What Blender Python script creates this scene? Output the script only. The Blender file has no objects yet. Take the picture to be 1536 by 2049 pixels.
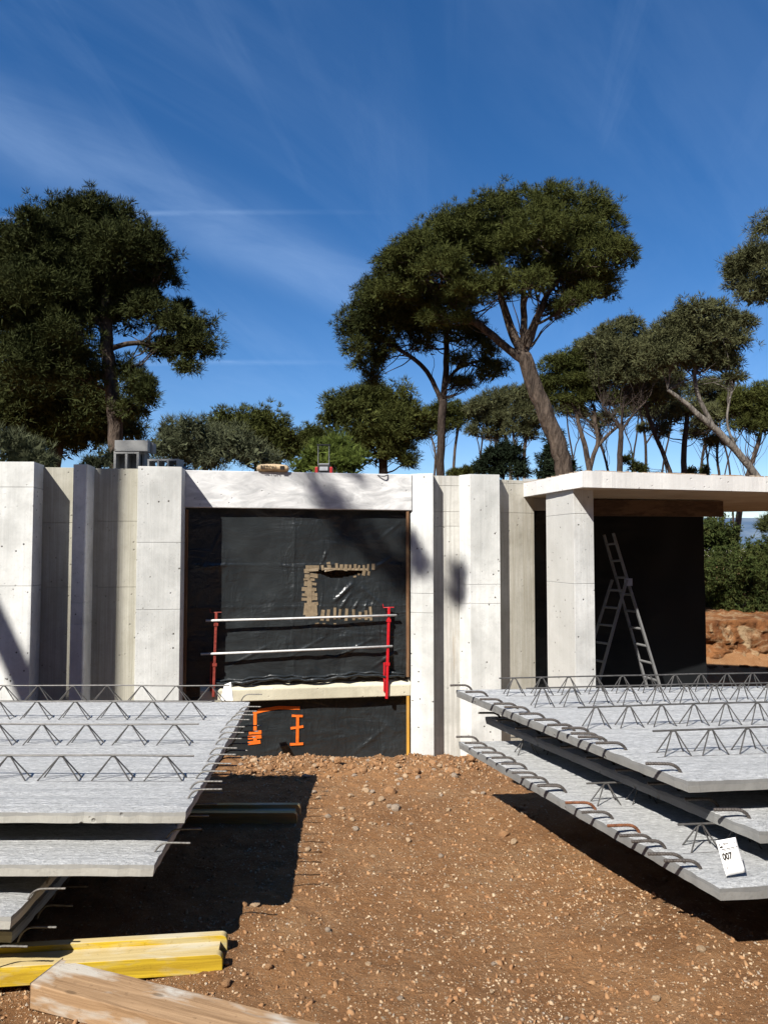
import bpy, math, random
import numpy as np
from mathutils import Vector, Matrix, noise as mnoise

S = bpy.context.scene
R = math.radians
random.seed(7)

# ------------------------------------------------------------------ camera, sky, sun, exposure
F = 1480.0; PITCH = R(2.8); EYE = 1.8
cam_d = bpy.data.cameras.new('camera'); cam = bpy.data.objects.new('camera', cam_d)
S.collection.objects.link(cam); S.camera = cam
cam.location = (0, 0, EYE); cam.rotation_euler = (math.pi/2 + PITCH, 0, 0)
cam_d.sensor_fit = 'VERTICAL'; cam_d.sensor_height = 36.0; cam_d.lens = 36.0*F/2049
cam_d.clip_start = 0.05; cam_d.clip_end = 30000

SUN = Vector((0.62, 0.85, -1.0)).normalized()
SUN_EL = math.asin(-SUN.z); SUN_AZ = math.atan2(-SUN.x, -SUN.y)
sl = bpy.data.lights.new('sun', 'SUN'); sl.energy = 5.0; sl.angle = R(0.53); sl.color = (1.0, 0.955, 0.88)
so = bpy.data.objects.new('sun', sl); S.collection.objects.link(so)
so.rotation_mode = 'QUATERNION'; so.rotation_quaternion = SUN.to_track_quat('-Z', 'Y')

w = bpy.data.worlds.new('World'); S.world = w; w.use_nodes = True
nt = w.node_tree; N = nt.nodes; Lk = nt.links; N.clear()
out = N.new('ShaderNodeOutputWorld'); bg = N.new('ShaderNodeBackground'); bg.inputs[1].default_value = 0.073
sky = N.new('ShaderNodeTexSky'); sky.sky_type = 'NISHITA'; sky.sun_disc = False
sky.sun_elevation = SUN_EL; sky.sun_rotation = SUN_AZ % (2*math.pi)
sky.altitude = 100; sky.air_density = 0.9; sky.dust_density = 0.1; sky.ozone_density = 3.0
def wn(t, **kw):
    n = N.new(t)
    for k, v in kw.items(): setattr(n, k, v)
    return n
tc = wn('ShaderNodeTexCoord'); sep = wn('ShaderNodeSeparateXYZ'); Lk.new(tc.outputs['Generated'], sep.inputs[0])
add = wn('ShaderNodeMath', operation='ADD'); add.inputs[1].default_value = 0.12; Lk.new(sep.outputs[2], add.inputs[0])
mx = wn('ShaderNodeMath', operation='MAXIMUM'); mx.inputs[1].default_value = 0.05; Lk.new(add.outputs[0], mx.inputs[0])
dx = wn('ShaderNodeMath', operation='DIVIDE'); Lk.new(sep.outputs[0], dx.inputs[0]); Lk.new(mx.outputs[0], dx.inputs[1])
dy = wn('ShaderNodeMath', operation='DIVIDE'); Lk.new(sep.outputs[1], dy.inputs[0]); Lk.new(mx.outputs[0], dy.inputs[1])
cmb = wn('ShaderNodeCombineXYZ'); Lk.new(dx.outputs[0], cmb.inputs[0]); Lk.new(dy.outputs[0], cmb.inputs[1])
def cirrus(rot, sc, seed, lo, hi, detail=7, dist=1.2):
    m = wn('ShaderNodeMapping'); m.inputs['Scale'].default_value = sc; vr = wn('ShaderNodeVectorRotate', rotation_type='Z_AXIS'); vr.inputs['Angle'].default_value = R(-rot); Lk.new(cmb.outputs[0], vr.inputs['Vector'])
    m.inputs['Location'].default_value = (seed, seed*1.7, 0); Lk.new(vr.outputs[0], m.inputs[0])
    n = wn('ShaderNodeTexNoise'); n.inputs['Scale'].default_value = 1; n.inputs['Detail'].default_value = detail
    n.inputs['Roughness'].default_value = .6; n.inputs['Distortion'].default_value = dist; Lk.new(m.outputs[0], n.inputs['Vector'])
    r = wn('ShaderNodeMapRange'); r.inputs[1].default_value = lo; r.inputs[2].default_value = hi; r.clamp = True
    Lk.new(n.outputs[0], r.inputs[0]); return r.outputs[0]
c1 = cirrus(58, (.5, 1.5, 1), 4.3, .42, .80, 10, .9)
c2 = cirrus(82, (.8, 5.5, 1), 9.1, .52, .95, 9, .5)
c3 = cirrus(50, (.5, .8, 1), 3.1, .38, .70, 3, .3)
a1 = wn('ShaderNodeMath', operation='ADD'); Lk.new(c1, a1.inputs[0]); Lk.new(c2, a1.inputs[1])
a2 = wn('ShaderNodeMath', operation='MULTIPLY'); Lk.new(a1.outputs[0], a2.inputs[0]); Lk.new(c3, a2.inputs[1])
a3 = wn('ShaderNodeMath', operation='MULTIPLY'); a3.inputs[1].default_value = .15; a3.use_clamp = True; Lk.new(a2.outputs[0], a3.inputs[0])
# thin high contrails: soft lines across the direction plane, broken up by noise
def trail(y0, slope, wdt, x1, amt, nz=None):
    sx = wn('ShaderNodeSeparateXYZ'); Lk.new(cmb.outputs[0], sx.inputs[0])
    m1 = wn('ShaderNodeMath', operation='MULTIPLY_ADD'); m1.inputs[1].default_value = -slope; Lk.new(sx.outputs[0], m1.inputs[0]); Lk.new(sx.outputs[1], m1.inputs[2])
    sb = wn('ShaderNodeMath', operation='SUBTRACT'); sb.inputs[1].default_value = y0; Lk.new(m1.outputs[0], sb.inputs[0])
    ab = wn('ShaderNodeMath', operation='ABSOLUTE'); Lk.new(sb.outputs[0], ab.inputs[0])
    r = wn('ShaderNodeMapRange'); r.inputs[1].default_value = 0; r.inputs[2].default_value = wdt; r.inputs[3].default_value = amt; r.inputs[4].default_value = 0; r.interpolation_type = 'SMOOTHSTEP'; Lk.new(ab.outputs[0], r.inputs[0])
    g = wn('ShaderNodeMapRange'); g.inputs[1].default_value = x1-.5; g.inputs[2].default_value = x1; g.inputs[3].default_value = 1; g.inputs[4].default_value = 0; Lk.new(sx.outputs[0], g.inputs[0])
    m2 = wn('ShaderNodeMath', operation='MULTIPLY'); Lk.new(r.outputs[0], m2.inputs[0]); Lk.new(g.outputs[0], m2.inputs[1]); 
    m3 = wn('ShaderNodeMath', operation='MULTIPLY'); Lk.new(m2.outputs[0], m3.inputs[0]); Lk.new(nz or c4, m3.inputs[1]); return m3.outputs[0]
c4 = cirrus(0, (3.5, 14, 1), 6.6, .3, .65, 7, .6)
c5 = cirrus(46, (1.1, 3.2, 1), 1.6, .22, .8, 10, 1.1); t0_ = trail(2.17, 1.11, .34, .45, .22, c5)
t1_ = trail(1.68, 0.02, .017, .05, .13); t2_ = trail(2.66, .05, .04, -.1, .16)
tz = wn('ShaderNodeMath', operation='ADD'); Lk.new(t0_, tz.inputs[0]); Lk.new(t1_, tz.inputs[1])
ta = wn('ShaderNodeMath', operation='ADD'); Lk.new(tz.outputs[0], ta.inputs[0]); Lk.new(t2_, ta.inputs[1])
tb_ = wn('ShaderNodeMath', operation='ADD'); tb_.use_clamp = True; Lk.new(ta.outputs[0], tb_.inputs[0]); Lk.new(a3.outputs[0], tb_.inputs[1]); a3 = tb_
hs = wn('ShaderNodeHueSaturation'); hs.inputs['Saturation'].default_value = 1.29; tn = wn('ShaderNodeMixRGB', blend_type='MULTIPLY'); tn.inputs[0].default_value = 1; tn.inputs[2].default_value = (1.03, .99, 1.03, 1); Lk.new(sky.outputs[0], tn.inputs[1]); Lk.new(tn.outputs[0], hs.inputs['Color'])
mixc = wn('ShaderNodeMixRGB'); mixc.inputs[2].default_value = (6.0, 8.0, 11.0, 1)
Lk.new(a3.outputs[0], mixc.inputs[0]); Lk.new(hs.outputs[0], mixc.inputs[1])
Lk.new(mixc.outputs[0], bg.inputs[0]); Lk.new(bg.outputs[0], out.inputs[0])

S.render.engine = 'CYCLES'
S.view_settings.view_transform = 'Standard'; S.view_settings.look = 'None'
S.view_settings.exposure = 0.84; S.view_settings.gamma = 1.0
S.view_settings.use_curve_mapping = False
S.cycles.max_bounces = 6; S.cycles.diffuse_bounces = 2

# ------------------------------------------------------------------ helpers
ct, st = math.cos(PITCH), math.sin(PITCH)
def ray(u, v):
    b = 1024.5 - v
    return Vector((u-768.0, F*ct - b*st, F*st + b*ct))
def W(u, v, Y):            # point seen at pixel (u, v), Y metres ahead
    d = ray(u, v); return Vector((d.x*Y/d.y, Y, EYE + d.z*Y/d.y))
def G(u, v, z):            # point seen at pixel (u, v) on the level z
    d = ray(u, v); t = (z-EYE)/d.z; return Vector((d.x*t, d.y*t, z))
def X(u, Y):               # sideways position for a column near the horizon line
    return (u-768.0)/F*Y
col = S.collection
def tag(o, label=None, cat=None, group=None, kind=None):
    if label: o['label'] = label
    if cat: o['category'] = cat
    if group: o['group'] = group
    if kind: o['kind'] = kind
    return o
def empty(name, loc=(0, 0, 0), rz=0.0, **kw):
    o = bpy.data.objects.new(name, None); col.objects.link(o); o.location = loc; o.rotation_euler = (0, 0, rz)
    o.empty_display_size = .1
    return tag(o, **kw)
def worldof(o):
    v = Vector((0, 0, 0)); 
    while o is not None: v = v + Vector(o.location); o = o.parent
    return v
def mk(name, verts, faces, mat, parent=None, smooth=False, world=True, loc=None, **kw):
    """verts in world coordinates (world=True) whatever the parent, or local to the parent/loc."""
    verts = np.asarray(verts, dtype=np.float64).reshape(-1, 3)
    off = np.zeros(3)
    if world and parent is not None: off = np.array(worldof(parent))
    if loc is not None: off = np.array(loc)
    me = bpy.data.meshes.new(name)
    if isinstance(faces, np.ndarray):
        k = faces.shape[1]; nf = len(faces)
        me.vertices.add(len(verts)); me.vertices.foreach_set('co', (verts-off).ravel())
        me.loops.add(nf*k); me.loops.foreach_set('vertex_index', faces.ravel().astype(np.int32))
        me.polygons.add(nf); me.polygons.foreach_set('loop_start', np.arange(0, nf*k, k, dtype=np.int32))
        me.polygons.foreach_set('loop_total', np.full(nf, k, dtype=np.int32)); me.update(calc_edges=True)
    else:
        me.from_pydata([tuple(v) for v in (verts-off)], [], faces); me.update()
    if smooth: me.polygons.foreach_set('use_smooth', np.ones(len(me.polygons), dtype=bool))
    me.materials.append(mat)
    o = bpy.data.objects.new(name, me); col.objects.link(o)
    if parent is not None: o.parent = parent
    if loc is not None: o.location = loc
    return tag(o, **kw)
class MB:
    def __init__(s): s.v = []; s.f = []
    def add(s, v, f):
        n = len(s.v); s.v += [tuple(p) for p in v]; s.f += [tuple(i+n for i in q) for q in f]; return s
    def box(s, c, size, rot=None):
        c = Vector(c); hx, hy, hz = [a/2 for a in size]
        pts = [Vector((x, y, z)) for x in (-hx, hx) for y in (-hy, hy) for z in (-hz, hz)]
        if rot is not None: pts = [rot @ p for p in pts]
        return s.add([c+p for p in pts], [(0, 1, 3, 2), (4, 6, 7, 5), (0, 4, 5, 1), (2, 3, 7, 6), (0, 2, 6, 4), (1, 5, 7, 3)])
    def prism(s, poly, z0, z1):     # poly anticlockwise seen from above; z may be lists
        n = len(poly); zz0 = z0 if isinstance(z0, (list, tuple)) else [z0]*n; zz1 = z1 if isinstance(z1, (list, tuple)) else [z1]*n
        v = [(p[0], p[1], a) for p, a in zip(poly, zz0)] + [(p[0], p[1], a) for p, a in zip(poly, zz1)]
        f = [tuple(range(n-1, -1, -1)), tuple(range(n, 2*n))] + [(i, (i+1) % n, n+(i+1) % n, n+i) for i in range(n)]
        return s.add(v, f)
    def tube(s, pts, rad, seg=8, caps=True):
        pts = [Vector(p) for p in pts]; n = len(pts)
        rad = rad if isinstance(rad, (list, tuple)) else [rad]*n
        v = []; ref = Vector((0, 0, 1)); u = None
        for i in range(n):
            d = (pts[min(i+1, n-1)] - pts[max(i-1, 0)]).normalized()
            if u is None: u = d.cross(ref if abs(d.z) < .9 else Vector((1, 0, 0))).normalized()
            u = (u - d*u.dot(d)).normalized(); w_ = d.cross(u)
            for k in range(seg):
                a = 2*math.pi*k/seg; v.append(pts[i] + (u*math.cos(a) + w_*math.sin(a))*rad[i])
        f = [(i*seg+k, i*seg+(k+1) % seg, (i+1)*seg+(k+1) % seg, (i+1)*seg+k) for i in range(n-1) for k in range(seg)]
        if caps: f += [tuple(range(seg-1, -1, -1)), tuple(range((n-1)*seg, n*seg))]
        return s.add(v, f)
    def build(s, name, mat, parent=None, **kw): return mk(name, s.v, s.f, mat, parent, **kw)
def bevel(o, wd=.004, seg=2):
    m = o.modifiers.new('bevel', 'BEVEL'); m.width = wd; m.segments = seg; m.limit_method = 'ANGLE'; return o
def chaikin(pts, n=2):
    pts = [Vector(p) for p in pts]
    for _ in range(n):
        q = [pts[0]]
        for a, b in zip(pts[:-1], pts[1:]): q += [a*.75+b*.25, a*.25+b*.75]
        q.append(pts[-1]); pts = q
    return pts
def fbm(x, y, s, o=4, z=0.0):
    return mnoise.fractal(Vector((x*s, y*s, z)), 1.0, 2.0, o)

# ------------------------------------------------------------------ materials
class Mat:
    def __init__(s, name):
        s.m = bpy.data.materials.new(name); s.m.use_nodes = True; s.t = s.m.node_tree; s.N = s.t.nodes
        s.b = s.N['Principled BSDF']; s.tc = s.N.new('ShaderNodeTexCoord'); s.hb = None
    def n(s, t, **kw):
        x = s.N.new(t)
        for k, v in kw.items(): setattr(x, k, v)
        return x
    def l(s, a, b): s.t.links.new(a, b)
    def mapp(s, sc=(1, 1, 1), rot=(0, 0, 0), loc=(0, 0, 0)):
        m = s.n('ShaderNodeMapping'); m.inputs['Scale'].default_value = sc; m.inputs['Rotation'].default_value = rot; m.inputs['Location'].default_value = loc
        s.l(s.tc.outputs['Object'], m.inputs[0]); return m.outputs[0]
    def noise(s, scale, detail=5, rough=.55, dist=0, sc=(1, 1, 1), rot=(0, 0, 0), loc=(0, 0, 0)):
        x = s.n('ShaderNodeTexNoise'); x.inputs['Scale'].default_value = scale; x.inputs['Detail'].default_value = detail
        x.inputs['Roughness'].default_value = rough; x.inputs['Distortion'].default_value = dist
        s.l(s.mapp(sc, rot, loc), x.inputs['Vector']); return x.outputs[0]
    def vor(s, scale, sc=(1, 1, 1), out='Distance', feature='F1'):
        x = s.n('ShaderNodeTexVoronoi', feature=feature); x.inputs['Scale'].default_value = scale
        s.l(s.mapp(sc), x.inputs['Vector']); return x.outputs[out]
    def rng(s, a, lo, hi, to0=0, to1=1):
        r = s.n('ShaderNodeMapRange'); r.inputs[1].default_value = lo; r.inputs[2].default_value = hi
        r.inputs[3].default_value = to0; r.inputs[4].default_value = to1; s.l(a, r.inputs[0]); return r.outputs[0]
    def math(s, op, a, b):
        m = s.n('ShaderNodeMath', operation=op)
        for i, q in enumerate((a, b)):
            if isinstance(q, (int, float)): m.inputs[i].default_value = q
            else: s.l(q, m.inputs[i])
        return m.outputs[0]
    def mix(s, f, a, b, mode='MIX'):
        m = s.n('ShaderNodeMixRGB', blend_type=mode)
        for i, q in enumerate((f, a, b)):
            if isinstance(q, (int, float)): m.inputs[i].default_value = q
            elif isinstance(q, (tuple, list)): m.inputs[i].default_value = tuple(q)+(1,)
            else: s.l(q, m.inputs[i])
        return m.outputs[0]
    def color(s, c):
        if isinstance(c, (tuple, list)): s.b.inputs['Base Color'].default_value = tuple(c)+(1,)
        else: s.l(c, s.b.inputs['Base Color'])
    def bump(s, h, dist=.005, strength=.6):
        b = s.n('ShaderNodeBump'); b.inputs['Distance'].default_value = dist; b.inputs['Strength'].default_value = strength
        s.l(h, b.inputs['Height'])
        if s.hb: s.l(s.hb, b.inputs['Normal'])
        s.hb = b.outputs[0]; s.l(s.hb, s.b.inputs['Normal'])
    def rough(s, r, spec=.3):
        if isinstance(r, (int, float)): s.b.inputs['Roughness'].default_value = r
        else: s.l(r, s.b.inputs['Roughness'])
        s.b.inputs['Specular IOR Level'].default_value = spec

def concrete(name, base, dark, streak=0.0, pores=.5, plaster=0.0, seed=0.0, stain=None, rust=0.0):
    m = Mat(name); L0 = (seed, seed*2.3, seed*.7)
    c = m.mix(m.rng(m.noise(1.3, 6, .6, .4, loc=L0), .38, .7), base, dark)
    c = m.mix(m.rng(m.noise(7, 6, .7, loc=L0), .5, .75, 0, .6), c, dark)
    c = m.mix(m.rng(m.noise(24, 5, .75, loc=L0), .52, .75, 0, .4), c, dark)
    if streak:
        sk = m.noise(1, 5, .65, .15, sc=(26, 26, .55), loc=L0); c = m.mix(m.rng(sk, .42, .72, 0, streak), c, stain or dark)
        s2 = m.noise(1, 3, .6, 0, sc=(60, 60, 1.2), loc=L0); c = m.mix(m.rng(s2, .5, .8, 0, streak*.7), c, tuple(min(1, x*1.15) for x in base))
        m.bump(sk, .006, .4)
    if plaster:
        pl = m.noise(2.2, 5, .6, 1.8, sc=(1, 1, 2.6), loc=L0); c = m.mix(m.rng(pl, .35, .6, plaster, 0), c, (.36, .365, .37))
        c = m.mix(m.rng(m.noise(9, 4, .6, 2.5, sc=(.5, 1, 2), loc=L0), .55, .7, 0, .35), c, (.5, .5, .5))
    if rust:
        rs = m.noise(1, 4, .7, .3, sc=(14, 14, .8), loc=(seed+3, 1, 2)); c = m.mix(m.rng(rs, .6, .78, 0, rust), c, (.33, .22, .1))
    if pores:
        p = m.vor(11, sc=(1, 1, 1)); pm = m.rng(p, .07, .13, 1, 0)
        gate = m.rng(m.noise(3, 3, .6, loc=(7, 3, 1)), .42, .52); pf = m.math('MULTIPLY', pm, gate)
        c = m.mix(m.math('MULTIPLY', pf, pores), c, (.09, .085, .075)); m.bump(m.math('MULTIPLY', pf, -1), .008, .7)
        p2 = m.rng(m.vor(34), .08, .2, 1, 0); g2 = m.rng(m.noise(3.5, 4, .7, loc=(1, 8, 4)), .52, .6)
        c = m.mix(m.math('MULTIPLY', m.math('MULTIPLY', p2, g2), pores*.7), c, (.15, .14, .13))
    m.bump(m.noise(45, 6, .7), .004, .5); m.color(c); m.rough(.88, .25); return m.m
M = {}
M['wall'] = concrete('pale_concrete', (.68, .685, .665), (.40, .405, .39), .32, 1.0, seed=1)
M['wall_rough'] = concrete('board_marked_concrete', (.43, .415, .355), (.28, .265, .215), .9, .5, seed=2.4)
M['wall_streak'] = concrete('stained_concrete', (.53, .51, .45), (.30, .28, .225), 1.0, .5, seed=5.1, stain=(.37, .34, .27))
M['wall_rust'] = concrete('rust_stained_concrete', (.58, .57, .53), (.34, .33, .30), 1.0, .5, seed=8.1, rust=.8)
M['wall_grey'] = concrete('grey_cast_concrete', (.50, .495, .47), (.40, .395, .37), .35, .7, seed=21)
M['plaster'] = concrete('trowelled_concrete', (.72, .72, .71), (.58, .58, .575), 0, .25, plaster=.85, seed=3)
M['canopy'] = concrete('canopy_concrete', (.70, .69, .67), (.56, .55, .53), .45, .2, seed=6)
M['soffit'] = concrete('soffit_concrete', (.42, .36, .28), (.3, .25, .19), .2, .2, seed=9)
M['sill'] = concrete('mortar_sill', (.60, .56, .43), (.40, .37, .28), .1, .3, seed=11)
M['block'] = concrete('block_concrete', (.30, .30, .29), (.2, .2, .195), 0, .6, seed=12)
M['slab_side'] = concrete('precast_edge_concrete', (.30, .30, .285), (.20, .20, .19), .1, .35, seed=14)

M['slab_side_low'] = concrete('precast_edge_concrete_low', (.40, .395, .36), (.30, .295, .27), .05, .4, seed=15)
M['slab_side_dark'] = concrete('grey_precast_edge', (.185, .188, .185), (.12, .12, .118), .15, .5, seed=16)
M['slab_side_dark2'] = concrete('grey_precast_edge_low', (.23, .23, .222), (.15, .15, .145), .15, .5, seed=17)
def slab_top():
    m = Mat('broomed_concrete')
    g = m.noise(1, 6, .8, .6, sc=(34, 80, 80)); g2 = m.noise(1, 4, .6, .2, sc=(1.2, 22, 22))
    big = m.noise(1.1, 4, .6)
    c = m.mix(m.rng(g, .35, .65), (.33, .335, .335), (.72, .725, .72))
    c = m.mix(m.rng(g2, .4, .65, .28, 0), c, (.32, .33, .335))
    c = m.mix(m.rng(big, .45, .7, 0, .3), c, (.45, .455, .46))
    pit = m.rng(m.noise(1, 3, .8, .5, sc=(28, 90, 90), loc=(5, 2, 0)), .63, .72); c = m.mix(m.math('MULTIPLY', pit, .85), c, (.12, .12, .12))
    h = m.math('ADD', m.math('MULTIPLY', g, 1), m.math('MULTIPLY', g2, 1.5)); m.bump(h, .016, 1); m.bump(m.noise(1, 4, .7, .5, sc=(40, 90, 90)), .008, .9)
    m.color(c); m.rough(.9, .2); return m.m
M['slab_top'] = slab_top()

def soil():
    m = Mat('red_brown_soil')
    c = m.mix(m.rng(m.noise(.9, 5, .6, .5), .35, .65), (.33, .168, .072), (.215, .105, .045))
    c = m.mix(m.rng(m.noise(5, 6, .7), .45, .75, 0, .8), c, (.35, .20, .10))
    c = m.mix(m.rng(m.noise(1.6, 5, .7, loc=(4, 9, 0)), .55, .72, 0, .6), c, (.38, .25, .135))
    v = m.vor(36, out='Color'); sp = m.n('ShaderNodeSeparateColor'); m.l(v, sp.inputs[0])
    gr = m.math('MULTIPLY', m.rng(m.vor(36), .18, .3, 1, 0), m.rng(sp.outputs[0], .70, .76))
    gr = m.math('MULTIPLY', gr, m.rng(m.noise(2.2, 4, .6), .42, .55))
    c = m.mix(m.math('MULTIPLY', gr, .85), c, (.54, .43, .30))
    v2 = m.vor(95, out='Color'); sp2 = m.n('ShaderNodeSeparateColor'); m.l(v2, sp2.inputs[0])
    gr2 = m.math('MULTIPLY', m.rng(m.vor(95), .2, .35, 1, 0), m.rng(sp2.outputs[1], .70, .76))
    c = m.mix(m.math('MULTIPLY', gr2, .7), c, (.52, .40, .27))
    sp3 = m.rng(m.noise(60, 3, .7), .62, .7, 0, .5); c = m.mix(sp3, c, (.10, .05, .03))
    m.bump(m.noise(22, 8, .75), .05, 1.0); m.bump(m.math('ADD', gr, gr2), .01, .7)
    m.color(c); m.rough(.95, .15); return m.m
M['soil'] = soil()
def simple(name, c, r=.6, spec=.3, metal=0, var=.25, sc=12, bump=.0, bs=40):
    m = Mat(name); d = tuple(x*(1-var) for x in c)
    m.color(m.mix(m.rng(m.noise(sc, 5, .65), .35, .7), c, d)); m.rough(r, spec); m.b.inputs['Metallic'].default_value = metal
    if bump: m.bump(m.noise(bs, 5, .7), bump, .6)
    return m.m
def stone_mat(name, a, b, dust):
    m = Mat(name)
    c = m.mix(m.rng(m.noise(9, 5, .7), .35, .65), a, b); c = m.mix(m.rng(m.noise(26, 4, .6, loc=(3, 3, 3)), .48, .62, 0, .75), c, dust)
    m.bump(m.noise(50, 6, .75), .008, .9); m.color(c); m.rough(.92, .2); return m.m
M['stone'] = stone_mat('limestone', (.50, .39, .265), (.36, .24, .14), (.28, .15, .072))
M['stone_red'] = stone_mat('ochre_stone', (.38, .225, .115), (.27, .14, .065), (.26, .125, .055))
M['stone_grey'] = stone_mat('grey_stone', (.36, .31, .25), (.24, .19, .145), (.29, .165, .085))
M['wire'] = simple('bright_steel_wire', (.12, .115, .11), .55, .4, .4, .5, 30)
M['rebar'] = simple('ribbed_steel', (.12, .105, .095), .55, .4, .4, .45, 40)
M['rebar_rust'] = simple('rusty_ribbed_steel', (.22, .09, .045), .85, .2, .1, .5, 40)
M['rebar_light'] = simple('pale_steel', (.19, .18, .165), .5, .4, .4, .5, 40)
M['red'] = simple('red_paint', (.55, .012, .02), .45, .4, 0, .25, 20)
M['red_old'] = simple('worn_red_paint', (.30, .05, .035), .6, .3, 0, .6, 35)
M['galv'] = simple('galvanised_tube', (.66, .66, .65), .5, .4, .15, .3, 30)
M['alu'] = simple('dull_aluminium', (.21, .21, .21), .55, .3, .2, .25, 14)
M['tape'] = simple('brown_tape', (.25, .19, .12), .5, .35, 0, .35, 25)
M['orange'] = simple('orange_tape', (.85, .17, .02), .5, .3, 0, .25, 30)
M['black'] = simple('black_plastic', (.02, .02, .022), .5, .4)
M['greyp'] = simple('grey_plastic', (.35, .36, .38), .5, .4)
M['redbox'] = simple('red_plastic', (.40, .02, .02), .5, .4)
M['paper'] = simple('bag_paper', (.62, .46, .28), .8, .2, 0, .3, 10, .01, 20)
M['ink'] = simple('black_ink', (.03, .025, .02), .7, .2)
M['label'] = simple('white_label', (.8, .8, .79), .5, .3, 0, .04)
M['net'] = simple('grey_film', (.22, .22, .215), .5, .4, 0, .5, 8)
M['chip'] = simple('white_paper', (.78, .77, .74), .8, .2, 0, .1)
def wood(name, a, b, worn, axis='x', wornamt=.4, knots=True):
    m = Mat(name); sc = (1.6, 30, 30) if axis == 'x' else (30, 30, 1.6)
    g = m.noise(1, 6, .65, 1.0, sc=sc)
    c = m.mix(m.rng(g, .35, .65), a, b)
    c = m.mix(m.rng(m.noise(1, 4, .6, .3, sc=(2.2, 7, 7) if axis == 'x' else (7, 7, 2.2), loc=(2, 5, 1)), .5, .62, 0, wornamt), c, worn)
    if knots:
        k = m.rng(m.vor(1, sc=(3.2, 9, 9)), .06, .11, 1, 0); c = m.mix(m.math('MULTIPLY', k, .6), c, tuple(x*.35 for x in b))
    c = m.mix(m.rng(m.noise(34, 4, .7), .6, .7, 0, .5), c, tuple(x*.6 for x in b))
    m.bump(g, .004, .6); m.color(c); m.rough(.75, .25); return m.m
M['yellow'] = wood('yellow_beam_wood', (.60, .42, .025), (.36, .23, .015), (.40, .34, .19), wornamt=.85)
M['yellow_shaded'] = wood('shade_tinted_yellow_wood', (.46, .27, .08), (.3, .17, .06), (.36, .26, .15), wornamt=.7)  # yellow beam wood with the shade under the stack put into its colour
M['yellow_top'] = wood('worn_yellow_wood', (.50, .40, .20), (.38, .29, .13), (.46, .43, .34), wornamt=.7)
M['plank'] = wood('raw_pine', (.35, .225, .125), (.20, .12, .062), (.40, .37, .32), wornamt=1.0)
M['beamwood'] = wood('dark_formwork_wood', (.10, .06, .038), (.06, .037, .024), (.2, .13, .08))
M['strip'] = wood('orange_wood_strip', (.20, .11, .055), (.12, .06, .03), (.3, .2, .1), 'z', knots=False)
M['strip_y'] = wood('yellow_wood_strip', (.55, .30, .05), (.4, .2, .03), (.4, .3, .15), 'z', knots=False)
def plastic(name, sc=1.0):
    m = Mat(name); m.color(m.mix(m.rng(m.noise(3, 4, .6), .4, .7), (.015, .018, .020), (.022, .026, .028)))
    a = m.noise(1.5, 4, .55, 1.2, sc=(1, 1, 2.2)); b = m.noise(1, 3, .5, 2.2, sc=(7, 7, 2.4), rot=(0, R(42), 0)); c = m.noise(1, 3, .5, 1.8, sc=(2, 2, 7), rot=(0, R(-12), 0))
    m.bump(a, .05*sc, .4); gate = m.rng(m.noise(1.1, 3, .5, loc=(4, 4, 4)), .42, .6); m.bump(m.math('MULTIPLY', b, gate), .024*sc, .6); m.bump(m.math('MULTIPLY', c, gate), .02*sc, .55)
    m.rough(m.rng(m.noise(4, 4, .6), .3, .7, .27, .42), .5); return m.m
M['plastic'] = plastic('black_polythene')
def plastic2():
    m = Mat('matt_black_polythene'); m.color((.009, .010, .011)); m.bump(m.noise(1.6, 3, .5, .6, sc=(1, 1, .5)), .03, .4); m.rough(.55, .12); return m.m
M['plastic_matt'] = plastic2()
def bark(name, a, b):
    m = Mat(name); v = m.noise(1, 6, .7, .6, sc=(9, 9, 2.2))
    c = m.mix(m.rng(v, .4, .62), a, b); m.bump(v, .06, 1.0); m.bump(m.vor(14, sc=(1, 1, .35)), .03, .8)
    m.color(c); m.rough(.95, .1); return m.m
M['bark'] = bark('pine_bark', (.105, .080, .062), (.035, .027, .022))
M['bark_pale'] = bark('pale_bark', (.20, .18, .155), (.07, .06, .052))
M['bark_dark'] = bark('dark_bark', (.06, .045, .037), (.028, .022, .018))
def leafm(name, a, b, c3=None, sc=.9):
    m = Mat(name); c = m.mix(m.rng(m.noise(sc, 4, .6), .38, .62), a, b)
    c = m.mix(m.rng(m.noise(sc*6, 3, .6, loc=(5, 1, 2)), .45, .7, 0, .8), c, c3 or tuple(x*.6 for x in b))
    g = m.n('ShaderNodeNewGeometry'); c = m.mix(m.rng(g.outputs['Random Per Island'], 0, 1, 0, .3), c, tuple(min(1, x*1.6) for x in a))
    m.color(c); m.rough(.8, .08); return m.m
M['pine'] = leafm('pine_needles', (.062, .068, .017), (.036, .043, .011))
M['pine_dark'] = leafm('dark_pine_needles', (.044, .050, .014), (.024, .030, .009))
M['pine_grey'] = leafm('grey_pine_needles', (.080, .082, .036), (.050, .054, .024))
M['olive'] = leafm('olive_leaves', (.085, .092, .050), (.048, .055, .028))
M['broom'] = leafm('broom_green', (.085, .11, .022), (.060, .082, .018))
M['conifer'] = leafm('blackish_conifer', (.016, .024, .012), (.010, .016, .008))
M['hedge'] = leafm('hedge_leaves', (.036, .050, .013), (.018, .027, .008), (.07, .065, .02))

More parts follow.
